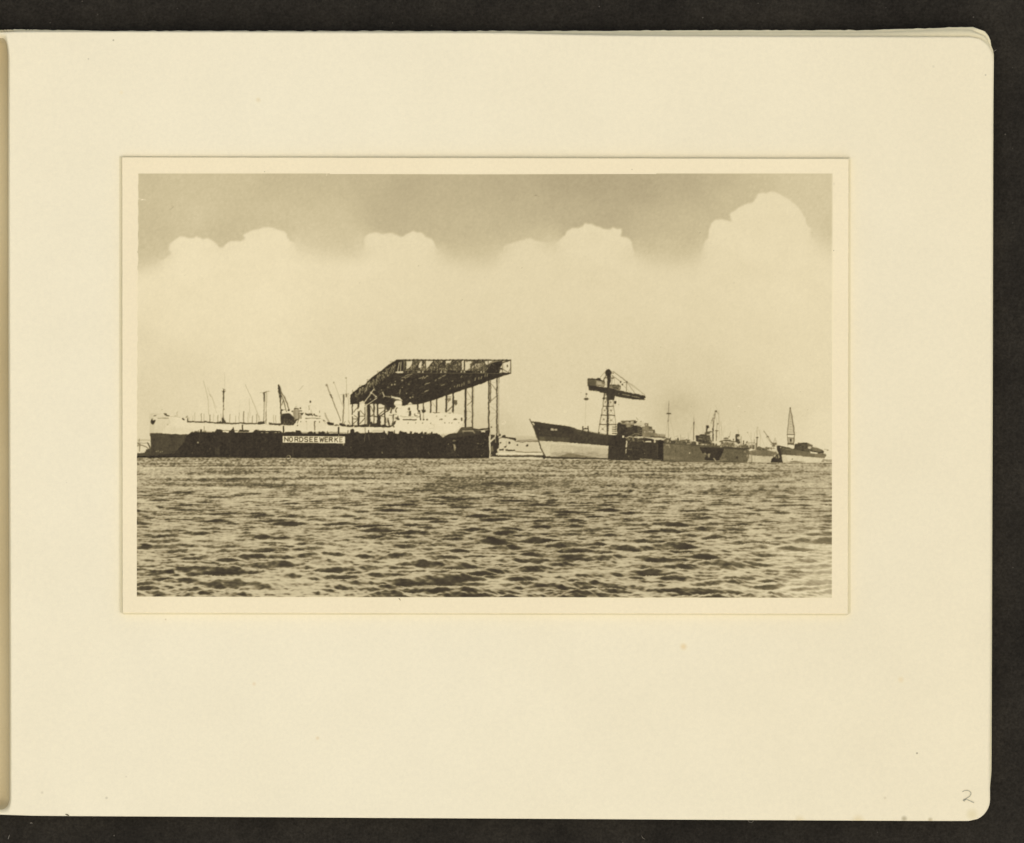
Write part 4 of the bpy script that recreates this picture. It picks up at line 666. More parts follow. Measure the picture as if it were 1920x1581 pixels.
    P(92, [(540, 890), (600, 860), (680, 870), (760, 850), (790, 880), (830, 880), (830, 990), (540, 960)], .85, 4); L(150, [(600, 815), (640, 820)], 18, .6); L(150, [(650, 840), (710, 790)], 12, .6); P(206, [(720, 870), (760, 900), (760, 960), (720, 920)], .7); L(212, [(760, 985), (850, 990), (870, 910), (960, 900), (1010, 900)], 18, .8); P(76, [(790, 870), (850, 870), (830, 960), (790, 960)], .8); P(78, [(880, 930), (960, 910), (1040, 930), (1050, 1010), (900, 1000)], .9)
    C.use('steamer/superstructure')
    P(80, [(1015, 750), (1130, 735), (1150, 705), (1300, 700), (1340, 720), (1440, 740), (1460, 820), (1480, 860), (1520, 1000), (1240, 990), (1040, 900), (1030, 830), (1060, 800), (1020, 800)], tex=3); P(66, [(1015, 750), (1100, 740), (1060, 800), (1030, 830)]); L(190, [(1110, 830), (1190, 845)], 17, .85); L(180, [(1150, 745), (1200, 765)], 10, .5); D(190, 1380, 720, 16, .7); L(170, [(1360, 840), (1440, 870)], 14, .7); L(120, [(1040, 900), (1200, 950), (1290, 960)], 10, .5); P(64, [(1030, 850), (1300, 900), (1400, 930), (1240, 960)], .6); L(200, [(1440, 900), (1520, 980)], 22, .8); D(150, 1305, 985, 26, .6); D(190, 1455, 980, 18, .7)
    C.specks((110, 180), [(1100, 760), (1450, 760), (1450, 900), (1100, 880)], 26, (.8, 3), (.5, 1), (0, 20), .5)
    P(86, [(1280, 660), (1330, 620), (1400, 620), (1490, 620), (1495, 650), (1430, 650), (1430, 700), (1300, 710)], .9); C.specks((150, 215), [(1430, 660), (1520, 660), (1520, 900), (1450, 880)], 12, (.6, 2), (.6, 1.2), (60, 120), .8)
    C.use('steamer/funnel'); P(66, [(1338, 432), (1410, 435), (1412, 515), (1375, 520), (1365, 640), (1340, 650)]); P(104, [(1335, 440), (1345, 600), (1335, 640)], .5)
    C.use('steamer/mast'); L(190, [(963, 130), (962, 260)], 14, .7); L(150, [(963, 200), (963, 350)], 16, .7); L(70, [(963, 350), (963, 410)], 28, .9); L(84, [(963, 400), (958, 870)], 24, .8); L(175, [(920, 470), (880, 600)], 7, .3); L(175, [(1010, 470), (1050, 600)], 7, .25)
    C.use('steamer/mast.001'); L(84, [(1545, 340), (1530, 560)], 26, .9); L(72, [(1532, 540), (1530, 890)], 34); L(120, [(1532, 280), (1545, 350)], 20, .6)
    C.use('steamer/mast.002'); L(150, [(1640, 200), (1640, 400)], 10, .5); D(100, 1668, 392, 20, .8); L(120, [(1650, 400), (1640, 600)], 16, .6); L(80, [(1600, 598), (1675, 600)], 24, .9); L(92, [(1640, 600), (1630, 890)], 22, .85); L(110, [(1620, 640), (1660, 800)], 8, .4)
    C.use('steamer/derrick')
    D(82, 1625, 22, 32, .9); L(110, [(1660, 40), (1690, 100)], 16, .7); L(132, [(1610, 30), (1560, 200), (1480, 300)], 30, .45); L(150, [(1600, 120), (1580, 260)], 24, .5); C.specks((90, 150), [(1560, 90), (1630, 80), (1600, 260), (1500, 400), (1450, 380), (1500, 230)], 34, (.8, 2.5), (.5, 1.1), (50, 130), .7); L(170, [(1490, 300), (1440, 480)], 10, .4); D(90, 1585, 130, 22, .5); D(90, 1570, 230, 20, .5)
    C.f(1140, 740, 8); C.use('signal_mast')
    L(150, [(912, 95), (912, 250)], 9, .75); L(120, [(912, 140), (910, 300)], 10, .7); P(80, [(870, 290), (890, 278), (935, 278), (950, 290), (930, 298), (890, 298)]); L(118, [(908, 295), (907, 400)], 11, .75); L(130, [(905, 400), (905, 690)], 8, .7); D(110, 907, 395, 11, .6)
    # small ship and cranes further right
    C.use('cargo_ship/superstructure'); C.f(1350, 780, 15.808)
    P(206, [(0, 780), (100, 740), (290, 730), (480, 760), (700, 800), (720, 780), (1040, 800), (1080, 980), (800, 1000), (600, 960), (0, 930)], .6, 2)
    L(78, [(0, 760), (60, 740), (130, 720), (290, 720), (330, 750), (470, 765)], 26, .9); P(88, [(130, 700), (280, 700), (300, 750), (130, 760)], .8); L(80, [(130, 662), (240, 660)], 30, .9); P(150, [(140, 690), (240, 690), (240, 710), (150, 712)], .7); D(80, 400, 690, 20); L(90, [(402, 700), (400, 750)], 12, .8); L(150, [(315, 460), (300, 560), (270, 640)], 15, .6); D(110, 265, 615, 18, .8)
    P(96, [(20, 800), (180, 780), (400, 790), (420, 880), (250, 900), (100, 940), (20, 900)], .75, 4); D(210, 35, 840, 24); L(206, [(220, 830), (215, 910)], 34, .9); L(180, [(270, 870), (400, 900)], 12, .7); C.specks((70, 210), [(20, 790), (420, 790), (420, 920), (20, 930)], 40, (.8, 2.5), (.5, 1.1), (0, 180), .6); P(212, [(430, 790), (500, 790), (500, 930), (440, 940)])
    P(76, [(120, 900), (420, 930), (800, 960), (800, 1000), (500, 980), (100, 960)], .9)
    P(78, [(680, 740), (710, 730), (712, 830), (660, 840), (690, 800)]); D(70, 795, 770, 22); L(90, [(795, 770), (795, 820)], 14, .7); P(74, [(780, 880), (830, 870), (830, 930), (790, 935)]); P(74, [(640, 920), (700, 910), (860, 960), (900, 975), (860, 1000), (700, 990)], .9); D(212, 700, 935, 20); L(96, [(820, 790), (1040, 790)], 12, .7); P(186, [(820, 800), (1040, 810), (1040, 900), (830, 900)], .5, 5); D(205, 740, 1065, 38, .7, .8); P(226, [(880, 830), (1000, 850), (1000, 930), (880, 930)], .6)
    P(228, [(800, 1000), (900, 985), (1050, 1000), (1060, 1040), (900, 1035)]); L(76, [(800, 1030), (880, 1060), (1000, 1055)], 22, .9)
    C.use('cargo_ship/funnel'); P(82, [(460, 545), (510, 535), (575, 550), (580, 720), (600, 800), (540, 830), (500, 790), (460, 740)], tex=3); D(214, 545, 655, 44); L(150, [(600, 700), (520, 800)], 10, .7)
    C.use('cargo_ship/mast'); L(100, [(630, 610), (620, 900)], 14, .75)
    C.use('cargo_ship/mast.001'); L(168, [(1105, 330), (1102, 560)], 15, .65); L(150, [(1102, 440), (1100, 640)], 14, .6); P(76, [(1050, 640), (1085, 625), (1120, 625), (1140, 645), (1110, 660), (1090, 660)]); L(96, [(1098, 660), (1080, 960)], 26, .9); L(110, [(1060, 820), (1075, 990)], 24, .8)
    C.use('cargo_ship/boom'); L(168, [(820, 490), (930, 720)], 10, .45); D(150, 820, 495, 18, .6); L(168, [(1010, 470), (1040, 620)], 9, .4); L(140, [(1010, 700), (1010, 790)], 26, .6); D(120, 1010, 790, 16, .7); L(170, [(40, 400), (10, 560)], 12, .3); L(170, [(140, 320), (80, 560)], 10, .25); L(175, [(400, 480), (440, 520)], 10, .35)
    C.use('grey_dock/dock_wall'); P(106, [(150, 965), (800, 1000), (900, 1060), (850, 1150), (830, 1250), (790, 1380), (-20, 1380), (20, 1300), (60, 1150), (130, 1000)], tex=3.5); P(82, [(0, 925), (400, 940), (800, 965), (880, 1000), (700, 1010), (150, 985), (0, 960)], .8, 2); D(66, 495, 1230, 30); P(150, [(50, 1260), (200, 1270), (240, 1330), (20, 1330)], .45, 3); D(86, 160, 1200, 36, .5); L(74, [(0, 1370), (1060, 1385)], 18, .85); D(170, 740, 1065, 40, .6, .8); P(190, [(780, 1170), (830, 1130), (830, 1190), (790, 1230)], .7); L(70, [(100, 955), (800, 985)], 16, .8)
    C.use('grey_hull/hull'); P(130, [(860, 1050), (1060, 1000), (1100, 960), (1300, 990), (1640, 1000), (1700, 1080), (1740, 1200), (1500, 1200), (1050, 1180), (960, 1180), (860, 1150)], tex=3.5)
    P(112, [(950, 1070), (1060, 1050), (1060, 1170), (950, 1160)], .6); P(84, [(1080, 980), (1120, 920), (1200, 920), (1260, 950), (1330, 975), (1330, 1010), (1100, 1010)], .8, 4); D(206, 1225, 985, 22); D(74, 1440, 945, 22, .9, .7); L(84, [(1400, 955), (1480, 955)], 18, .8); P(224, [(1300, 960), (1480, 970), (1640, 990), (1640, 1050), (1480, 1050)], .8); P(218, [(1480, 1000), (1700, 990), (1720, 1090), (1680, 1060), (1500, 1050)], .8)
    P(116, [(1200, 1010), (1480, 1040), (1500, 1060), (1200, 1060)], .5)
    C.use('grey_hull/bottom'); P(202, [(790, 1380), (850, 1180), (960, 1160), (1060, 1180), (1560, 1210), (1500, 1370), (1060, 1375)], tex=2.5); P(172, [(830, 1180), (950, 1180), (950, 1360), (800, 1350)], .4); L(110, [(945, 1170), (940, 1370)], 26, .5); L(170, [(1040, 1180), (1040, 1370)], 12, .5); L(90, [(860, 1100), (850, 1240), (800, 1340)], 20, .6); L(76, [(860, 1378), (1060, 1385)], 20, .8); L(120, [(1050, 1382), (1540, 1375)], 12, .6)
    C.use('quay_crane'); L(84, [(1305, 445), (1420, 620), (1530, 800)], 16, .75); L(130, [(1380, 640), (1500, 790)], 12, .6); P(96, [(1390, 620), (1420, 590), (1450, 620), (1430, 650)], .9); P(84, [(1500, 780), (1560, 800), (1660, 790), (1690, 840), (1640, 860), (1560, 850)], .8); L(150, [(1635, 650), (1600, 780)], 12, .6); L(150, [(1635, 650), (1680, 850)], 14, .6); L(140, [(1600, 740), (1670, 745)], 12, .5); P(92, [(1550, 860), (1620, 850), (1640, 920), (1560, 920)], .8, 4); C.specks((80, 190), [(1500, 790), (1700, 800), (1680, 960), (1520, 950)], 22, (.8, 2), (.5, 1.1), (40, 140), .7); L(110, [(1540, 960), (1640, 970)], 14, .6)
    C.use('cargo_ship/superstructure'); C.specks((64, 100), [(20, 830), (420, 830), (800, 930), (1040, 950), (1040, 990), (20, 930)], 70, (.8, 3), (.6, 1.4), (0, 180), .75); C.specks((190, 226), [(20, 800), (420, 800), (800, 880), (1040, 860), (1040, 960), (20, 920)], 46, (.8, 2.6), (.6, 1.4), (0, 180), .75)
    C.use('grey_hull/hull'); C.specks((70, 110), [(1060, 940), (1640, 950), (1640, 1000), (1060, 1000)], 26, (.8, 3), (.6, 1.3), (0, 30), .7)
    C.use('grey_dock/deck_gear'); C.clutter(104, 1246, 1300, (829, 832), 2, 7, .3, (1.5, 5)); C.clutter(88, 1296, 1338, (832, 835), 2, 5, .3, (1.5, 4)); C.clutter(96, 1333, 1352, (835, 836), 1, 6, .35, (1.5, 4)); C.f(0, 0, 1); C.specks((150, 214), C_deck, 34, (.8, 2.6), (.6, 1.2), (0, 180), .7)
    C.use('cargo_ship/superstructure'); C.clutter(110, 1352, 1412, (832, 842), 2, 8, .35, (1.5, 4.5)); C.use('grey_hull/hull'); C.clutter(122, 1416, 1452, (842, 843), 1, 5, .3, (1.5, 4))
    C.f(0, 0, 1); C.use('steamer/derrick')
    for x, y0, y1, w, a in ((1348, 770, 822, .8, .35), (1352, 790, 830, .6, .3), (1384, 806, 832, .7, .5), (1408, 812, 838, .6, .4), (1425, 806, 836, .6, .35), (1318, 800, 826, .6, .3), (1290, 812, 828, .7, .4), (1276, 816, 828, .8, .5)): L(100, [(x, y0), (x+.6, y1)], w, a)
    for p_ in ([(1334, 764), (1324, 800), (1318, 826)], [(1342, 760), (1350, 790), (1358, 826)], [(1301, 790), (1290, 826)], [(1301, 790), (1314, 822)], [(1420, 800), (1408, 836)], [(1420, 800), (1434, 838)], [(1254, 775), (1246, 826)], [(1254, 775), (1266, 826)]): L(140, p_, .5, .35)
    # pyramid tower crane
    C.use('tower_crane'); C.f(1330, 740, 8)
    L(96, [(1213, 195), (1185, 400), (1170, 600), (1180, 755)], 8, .85); L(80, [(1217, 195), (1245, 380), (1275, 600), (1268, 755)], 11, .9); D(80, 1214, 203, 11)
    for k in range(15):
        y = 230+k*24; hw = 3+(y-200)*.115
        L(130, [(1215-hw, y), (1217+hw, y+12)], 6, .6); L(130, [(1217+hw, y), (1215-hw, y+12)], 6, .45)
    L(150, [(1215, 300), (1215, 560)], 9, .35); L(84, [(1170, 598), (1275, 598)], 13, .95); L(86, [(1175, 652), (1270, 655)], 9, .8); L(226, [(1185, 620), (1262, 625)], 26, .8); P(96, [(1180, 660), (1265, 662), (1266, 752), (1180, 750)], .55); P(206, [(1190, 665), (1205, 665), (1205, 720), (1190, 720)], .8); P(206, [(1232, 668), (1255, 668), (1252, 720), (1235, 720)], .8); P(72, [(1205, 670), (1230, 670), (1232, 700), (1208, 700)]); L(76, [(1178, 738), (1265, 740)], 16, .85); L(160, [(1160, 600), (1290, 600)], 6, .4); P(228, [(1170, 755), (1265, 758), (1270, 790), (1170, 780)], .8); L(96, [(1178, 755), (1180, 780)], 8, .6)
    C.use('launched_hull/hull'); C.f(1440, 780, 14.769)
    P(100, [(240, 830), (280, 815), (330, 830), (500, 865), (700, 905), (760, 890), (900, 940), (1100, 990), (1400, 1030), (1600, 1060), (1620, 1110), (1560, 1165), (1100, 1135), (800, 1100), (380, 1080), (260, 980)], tex=3); P(120, [(640, 930), (900, 950), (1600, 1070), (1560, 1165), (1100, 1135), (640, 1095)], .55, 2); P(78, [(250, 820), (330, 830), (700, 905), (560, 900), (380, 880), (400, 1080), (290, 1060), (240, 870)], .7)
    P(124, [(760, 940), (1100, 1010), (1600, 1070), (1560, 1165), (1100, 1135), (800, 1100)], .6, 2); P(146, [(1300, 1040), (1610, 1080), (1560, 1165), (1300, 1145)], .5); L(166, [(500, 930), (610, 940)], 18, .6); D(205, 342, 868, 16); L(76, [(330, 832), (710, 908)], 12, .8); P(229, [(340, 800), (560, 830), (720, 860), (720, 890), (400, 835)], .7)
    C.use('launched_hull/deckhouse'); P(88, [(740, 800), (770, 770), (820, 780), (830, 745), (1080, 740), (1150, 770), (1230, 810), (1230, 870), (1400, 890), (1500, 940), (1555, 980), (1550, 1040), (1380, 1030), (1080, 990), (900, 960), (720, 900)], tex=3.5); P(128, [(1090, 750), (1240, 810), (1240, 860), (1110, 860)], .55, 4); P(140, [(1210, 880), (1400, 890), (1500, 950), (1480, 1000), (1230, 960)], .6, 4); L(60, [(830, 752), (1080, 745)], 15, .8)
    D(212, 1160, 878, 50, .95, .8); P(226, [(1160, 985), (1370, 1015), (1375, 1050), (1170, 1035)]); C.specks((70, 170), [(760, 800), (1200, 780), (1500, 960), (1400, 1010), (900, 940)], 60, (.8, 2.6), (.5, 1.1), (0, 180), .5); L(150, [(1560, 930), (1680, 950)], 22, .5); D(120, 1645, 955, 22, .6); L(66, [(1400, 1010), (1540, 1025)], 16, .8); P(76, [(740, 800), (770, 770), (820, 780), (820, 900), (730, 900)], .6); L(190, [(930, 785), (980, 800)], 10, .5)
    C.use('launched_hull/bottom'); P(218, [(380, 1075), (800, 1100), (1100, 1135), (1560, 1165), (1540, 1240), (1480, 1290), (420, 1300)], tex=1.5); P(196, [(380, 1090), (500, 1090), (560, 1290), (420, 1300)], .5); D(92, 672, 1200, 18)
    for _ in range(26): x = g.uniform(560, 1000); L(g.uniform(118, 160), [(x-60, 1285+g.uniform(-35, 8)), (x+60, 1285+g.uniform(-30, 8))], g.uniform(10, 24), .28)
    P(126, [(600, 1290), (650, 1250), (800, 1235), (900, 1280), (920, 1300)], .5, 3)
    C.use('launched_hull/bottom'); L(150, [(420, 1302), (1500, 1308)], 12, .5)
    C.use('pile_cluster'); P(68, [(250, 830), (320, 820), (340, 960), (370, 1050), (385, 1140), (410, 1300), (80, 1290), (90, 1200), (150, 1130), (200, 1090), (260, 1080), (290, 1040)], tex=1.5)
    P(212, [(160, 1100), (200, 1065), (215, 1090), (200, 1140), (170, 1130)], .8); P(190, [(270, 1080), (300, 1070), (330, 1150), (270, 1170)], .7); P(170, [(215, 1140), (250, 1130), (250, 1170), (215, 1190)], .5); L(190, [(225, 1100), (230, 1160)], 12, .6); P(222, [(150, 980), (250, 960), (290, 1030), (270, 1060), (220, 990)], .6)
    C.use('far_shore'); P(168, [(1480, 1280), (1520, 1190), (1560, 1190), (1600, 1230), (1640, 1200), (1700, 1200), (1780, 1220), (1790, 1260), (1680, 1275), (1600, 1260)], .7, 5); C.specks((110, 160), [(1480, 1200), (1790, 1200), (1790, 1270), (1480, 1280)], 26, (1, 3), (.6, 1.6), (0, 180), .5); L(196, [(1560, 1130), (1720, 1150)], 14, .5)
    C.f(0, 0, 1)
# ---------------------------------------------------------------- colours and materials
def lin(c):
    c = np.asarray(c, float)/255.0
    return np.where(c <= .04045, c/12.92, ((c+.055)/1.055)**2.4)
def paint(rgb): return tuple(float(v) for v in lin(rgb)/np.array(GAIN))
XP = [0, 62, 100, 140, 182, 205, 235, 244, 255]
CR, CG, CB = [0, 62, 100, 140, 182, 205, 235, 244, 255], [0, 54, 90, 126, 167, 190, 220, 229, 240], [0, 42, 65, 93, 131, 150, 180, 189, 200]

def new_mat(name, rough=.8, spec=.2):
    m = bpy.data.materials.new(name); m.use_nodes = True; b = m.node_tree.nodes['Principled BSDF']
    b.inputs['Roughness'].default_value = rough; b.inputs['Specular IOR Level'].default_value = spec
    return m, m.node_tree, b
def node(nt, t, **k):
    n = nt.nodes.new(t)
    for a, v in k.items(): setattr(n, a, v)
    return n
def coords(nt):
    """object position in drawing units"""
    g = node(nt, 'ShaderNodeNewGeometry'); v = node(nt, 'ShaderNodeVectorMath', operation='SCALE'); v.inputs['Scale'].default_value = 1/U
    nt.links.new(g.outputs['Position'], v.inputs[0]); return v.outputs[0]
def noise_n(nt, co, size, detail=2, rough=.5, stretch=None):
    n = node(nt, 'ShaderNodeTexNoise'); n.inputs['Scale'].default_value = 1/size; n.inputs['Detail'].default_value = detail; n.inputs['Roughness'].default_value = rough
    if stretch:
        mp = node(nt, 'ShaderNodeMapping'); mp.inputs['Scale'].default_value = stretch; nt.links.new(co, mp.inputs['Vector']); co = mp.outputs[0]
    nt.links.new(co, n.inputs['Vector']); return n.outputs['Fac']
def ramp(nt, f, a, b, ca, cb):
    r = node(nt, 'ShaderNodeMapRange'); r.data_type = 'FLOAT_VECTOR'
    nt.links.new(f, r.inputs[6]); r.inputs[7].default_value = (a,)*3; r.inputs[8].default_value = (b,)*3
    r.inputs[9].default_value = ca; r.inputs[10].default_value = cb; return r.outputs[1]
def mrange(nt, f, a, b, c, d):
    r = node(nt, 'ShaderNodeMapRange'); nt.links.new(f, r.inputs[0])
    for i, v in enumerate((a, b, c, d)): r.inputs[i+1].default_value = v
    return r.outputs[0]
def math_n(nt, op, a, b):
    m = node(nt, 'ShaderNodeMath', operation=op)
    for i, v in enumerate((a, b)):
        if isinstance(v, (int, float)): m.inputs[i].default_value = v
        else: nt.links.new(v, m.inputs[i])
    return m.outputs[0]
def mix(nt, f, a, b, mode='MIX'):
    m = node(nt, 'ShaderNodeMix', data_type='RGBA', blend_type=mode)
    for i, v in ((0, f), (6, a), (7, b)):
        if isinstance(v, (int, float)): m.inputs[i].default_value = v
        elif isinstance(v, tuple): m.inputs[i].default_value = v if len(v) == 4 else (*v, 1)
        else: nt.links.new(v, m.inputs[i])
    return m.outputs[2]
def bump(nt, b, f, strength, dist):
    n = node(nt, 'ShaderNodeBump'); n.inputs['Strength'].default_value = strength; n.inputs['Distance'].default_value = dist
    nt.links.new(f, n.inputs['Height']); nt.links.new(n.outputs[0], b.inputs['Normal'])

def paper_mat(name, c1, c2, spots=(), x_span=None):
    m, nt, b = new_mat(name, .9, .12); co = coords(nt)
    f = mrange(nt, noise_n(nt, co, 420, 3), .3, .7, 0, 1)
    if x_span:                                       # the leaf turns a little tanner towards its fore edge
        sx = node(nt, 'ShaderNodeSeparateXYZ'); nt.links.new(co, sx.inputs[0])
        g = math_n(nt, 'ADD', mrange(nt, sx.outputs[0], x_span[0]-960, x_span[1]-960, 0, 1), math_n(nt, 'MULTIPLY', f, .35)); f = mrange(nt, g, 0, 1.35, 0, 1)
    col = mix(nt, f, paint(c1), paint(c2))
    fib = math_n(nt, 'MULTIPLY', mrange(nt, noise_n(nt, co, 7, 4, .65), .25, .75, .968, 1.032), mrange(nt, noise_n(nt, co, 150, 4, .6), .3, .7, .985, 1.012))
    fine = mrange(nt, noise_n(nt, co, 2.6, 2, .6), .25, .75, .982, 1.018)
    k = math_n(nt, 'MULTIPLY', fib, fine)
    sc = node(nt, 'ShaderNodeVectorMath', operation='SCALE'); nt.links.new(col, sc.inputs[0]); nt.links.new(k, sc.inputs['Scale']); col = sc.outputs[0]
    # foxing: rare small brown flecks
    v = node(nt, 'ShaderNodeTexVoronoi'); v.inputs['Scale'].default_value = 1/44; nt.links.new(co, v.inputs['Vector'])
    rs = node(nt, 'ShaderNodeSeparateColor'); nt.links.new(v.outputs['Color'], rs.inputs[0])
    dot = math_n(nt, 'MULTIPLY', mrange(nt, v.outputs['Distance'], .018, .045, 1, 0), mrange(nt, rs.outputs[0], .80, .98, 0, .28))
    col = mix(nt, dot, col, paint((150, 132, 96)))
    for (x, y, r, a, c) in spots:
        d = node(nt, 'ShaderNodeVectorMath', operation='DISTANCE'); nt.links.new(co, d.inputs[0]); d.inputs[1].default_value = (x-960, 790.5-y, 0)
        fl = node(nt, 'ShaderNodeVectorMath', operation='MULTIPLY'); nt.links.new(co, fl.inputs[0]); fl.inputs[1].default_value = (1, 1, 0); nt.links.new(fl.outputs[0], d.inputs[0])
        col = mix(nt, mrange(nt, d.outputs['Value'], r*.3, r*1.2, a, 0), col, paint(c))
    nt.links.new(col, b.inputs['Base Color'])
    bump(nt, b, noise_n(nt, co, 5, 4, .6), .12, 1.0*U)
    return m

BROWN = (176, 150, 96)
page_spots = [(212, 75, 2.0, .7, (150, 140, 110)), (165, 110, 1.8, .5, (160, 150, 120)), (227, 173, 4, .35, (236, 216, 160)), (1720, 1413, 2.0, .8, (120, 110, 85)), (1849, 140, 2, .5, (150, 140, 110)),
              (484, 187, 5, .35, (214, 190, 130)), (330, 300, 2, .4, BROWN), (1282, 1213, 7, .45, (224, 190, 120)), (1690, 1275, 6, .3, (226, 196, 130)), (595, 1385, 4, .4, (220, 190, 130)), (476, 1283, 4, .35, (222, 190, 130)),
              (78, 1487, 3, .4, (190, 176, 140)), (199, 1497, 3, .45, (170, 160, 125)), (236, 1457, 2, .35, (190, 176, 140)), (1660, 1497, 3, .3, BROWN), (1696, 1536, 6, .6, (150, 136, 98)), (1824, 1528, 12, .4, (212, 196, 140)), (122, 1529, 0.1, 0, BROWN),
              (1745, 1538, 5, .5, (160, 140, 92)), (1610, 1540, 12, .4, (214, 190, 130)), (1500, 1539, 10, .35, (216, 194, 136)), (310, 1162, 2, .4, BROWN), (1812, 62, .1, 0, BROWN), (1751, 124, 3, .3, (190, 180, 150))]
M_page = paper_mat('album_paper', (240, 229, 197), (236, 223, 188), page_spots, (700, 2000))
M_leaf = paper_mat('album_paper_below', (232, 220, 182), (226, 214, 176))
M_border = paper_mat('print_paper', (243, 228, 190), (240, 224, 186), [(278, 1125, 4, .15, (225, 205, 160)), (496, 322, 1.2, .6, (140, 130, 100)), (1185, 318, 1.3, .6, (150, 140, 105)), (1563, 470, 1.4, .7, (120, 110, 85)), (1563, 345, 3, .3, (200, 186, 150))])

# printed emulsion: the tone comes with the drawing, semi matt gelatine surface
M_print, nt, b = new_mat('print_emulsion', .62, .07)
at = node(nt, 'ShaderNodeAttribute', attribute_name='emulsion'); co = coords(nt)
sc = node(nt, 'ShaderNodeVectorMath', operation='SCALE'); nt.links.new(at.outputs['Color'], sc.inputs[0])
nt.links.new(mrange(nt, noise_n(nt, co, 2.2, 3, .6), .25, .75, .986, 1.014), sc.inputs['Scale']); nt.links.new(sc.outputs[0], b.inputs['Base Color'])
bump(nt, b, noise_n(nt, co, 9, 3, .5), .05, 1.0*U)

M_cloth, nt, b = new_mat('black_cloth', .95, .05); co = coords(nt)
big = mrange(nt, noise_n(nt, co, 160, 3), .3, .7, 0, 1)
c = mix(nt, big, paint((38, 35, 30)), paint((50, 46, 39)))
k = math_n(nt, 'MULTIPLY', mrange(nt, noise_n(nt, co, 5, 4, .7), .25, .75, .55, 1.45), mrange(nt, noise_n(nt, co, 14, 2, .6), .3, .7, .85, 1.15))
sc = node(nt, 'ShaderNodeVectorMath', operation='SCALE'); nt.links.new(c, sc.inputs[0]); nt.links.new(k, sc.inputs['Scale'])
v = node(nt, 'ShaderNodeTexVoronoi'); v.inputs['Scale'].default_value = 1/15; nt.links.new(co, v.inputs['Vector']); rs = node(nt, 'ShaderNodeSeparateColor'); nt.links.new(v.outputs['Color'], rs.inputs[0])
dot = math_n(nt, 'MULTIPLY', mrange(nt, v.outputs['Distance'], .05, .12, 1, 0), mrange(nt, rs.outputs[0], .86, .99, 0, .55))
nt.links.new(mix(nt, dot, sc.outputs[0], paint((118, 110, 98))), b.inputs['Base Color'])
bump(nt, b, noise_n(nt, co, 5, 4, .7), .5, 3*U)
M_graphite, nt, b = new_mat('pencil_graphite', .7, .3); co = coords(nt)
nt.links.new(mix(nt, mrange(nt, noise_n(nt, co, 1.6, 3, .7), .38, .62, 0, 1), paint((160, 155, 132)), paint((200, 193, 164))), b.inputs['Base Color'])
M_lint, nt, b = new_mat('lint', .9, .1); co = coords(nt); nt.links.new(mix(nt, noise_n(nt, co, 6), paint((104, 98, 88)), paint((150, 142, 128))), b.inputs['Base Color'])
M_crumb, nt, b = new_mat('dark_crumb', .9, .1); co = coords(nt); nt.links.new(mix(nt, noise_n(nt, co, 2), paint((70, 58, 40)), paint((140, 128, 98))), b.inputs['Base Color'])

# ---------------------------------------------------------------- mesh helpers
def link(o, parent=None):
    S.collection.objects.link(o)
    if parent: o.parent = parent
    return o
def mesh_obj(name, verts, faces, mat, parent=None, smooth=False):
    me = bpy.data.meshes.new(name); me.from_pydata(verts, [], faces); me.materials.append(mat); me.update()
    if smooth: me.polygons.foreach_set('use_smooth', [True]*len(me.polygons))
    return link(bpy.data.objects.new(name, me), parent)
def tag(o, label=None, cat=None, group=None, kind=None):
    for k, v_ in (('label', label), ('category', cat), ('group', group), ('kind', kind)):
        if v_: o[k] = v_
    return o
def empty(name, x, y, z):
    o = link(bpy.data.objects.new(name, None)); o.location = (*XY(x, y), z*U); o.empty_display_size = .01; return o

# ---------------------------------------------------------------- the cloth everything lies on
N = 40; vv, ff = [], []
ext = np.sign(np.linspace(-1, 1, N+1))*np.abs(np.linspace(-1, 1, N+1))**3*1.6
for yy_ in ext:
    for xx_ in ext: vv.append((xx_, yy_, -.0024-.0006*(abs(xx_) > .35)*math.sin(xx_*9+yy_*5)**2))
for j in range(N):
    for i in range(N): a = j*(N+1)+i; ff.append((a, a+1, a+N+2, a+N+1))
tag(mesh_obj('ground', vv, ff, M_cloth, None, True), 'black cloth backing under the open album', None, None, 'structure')

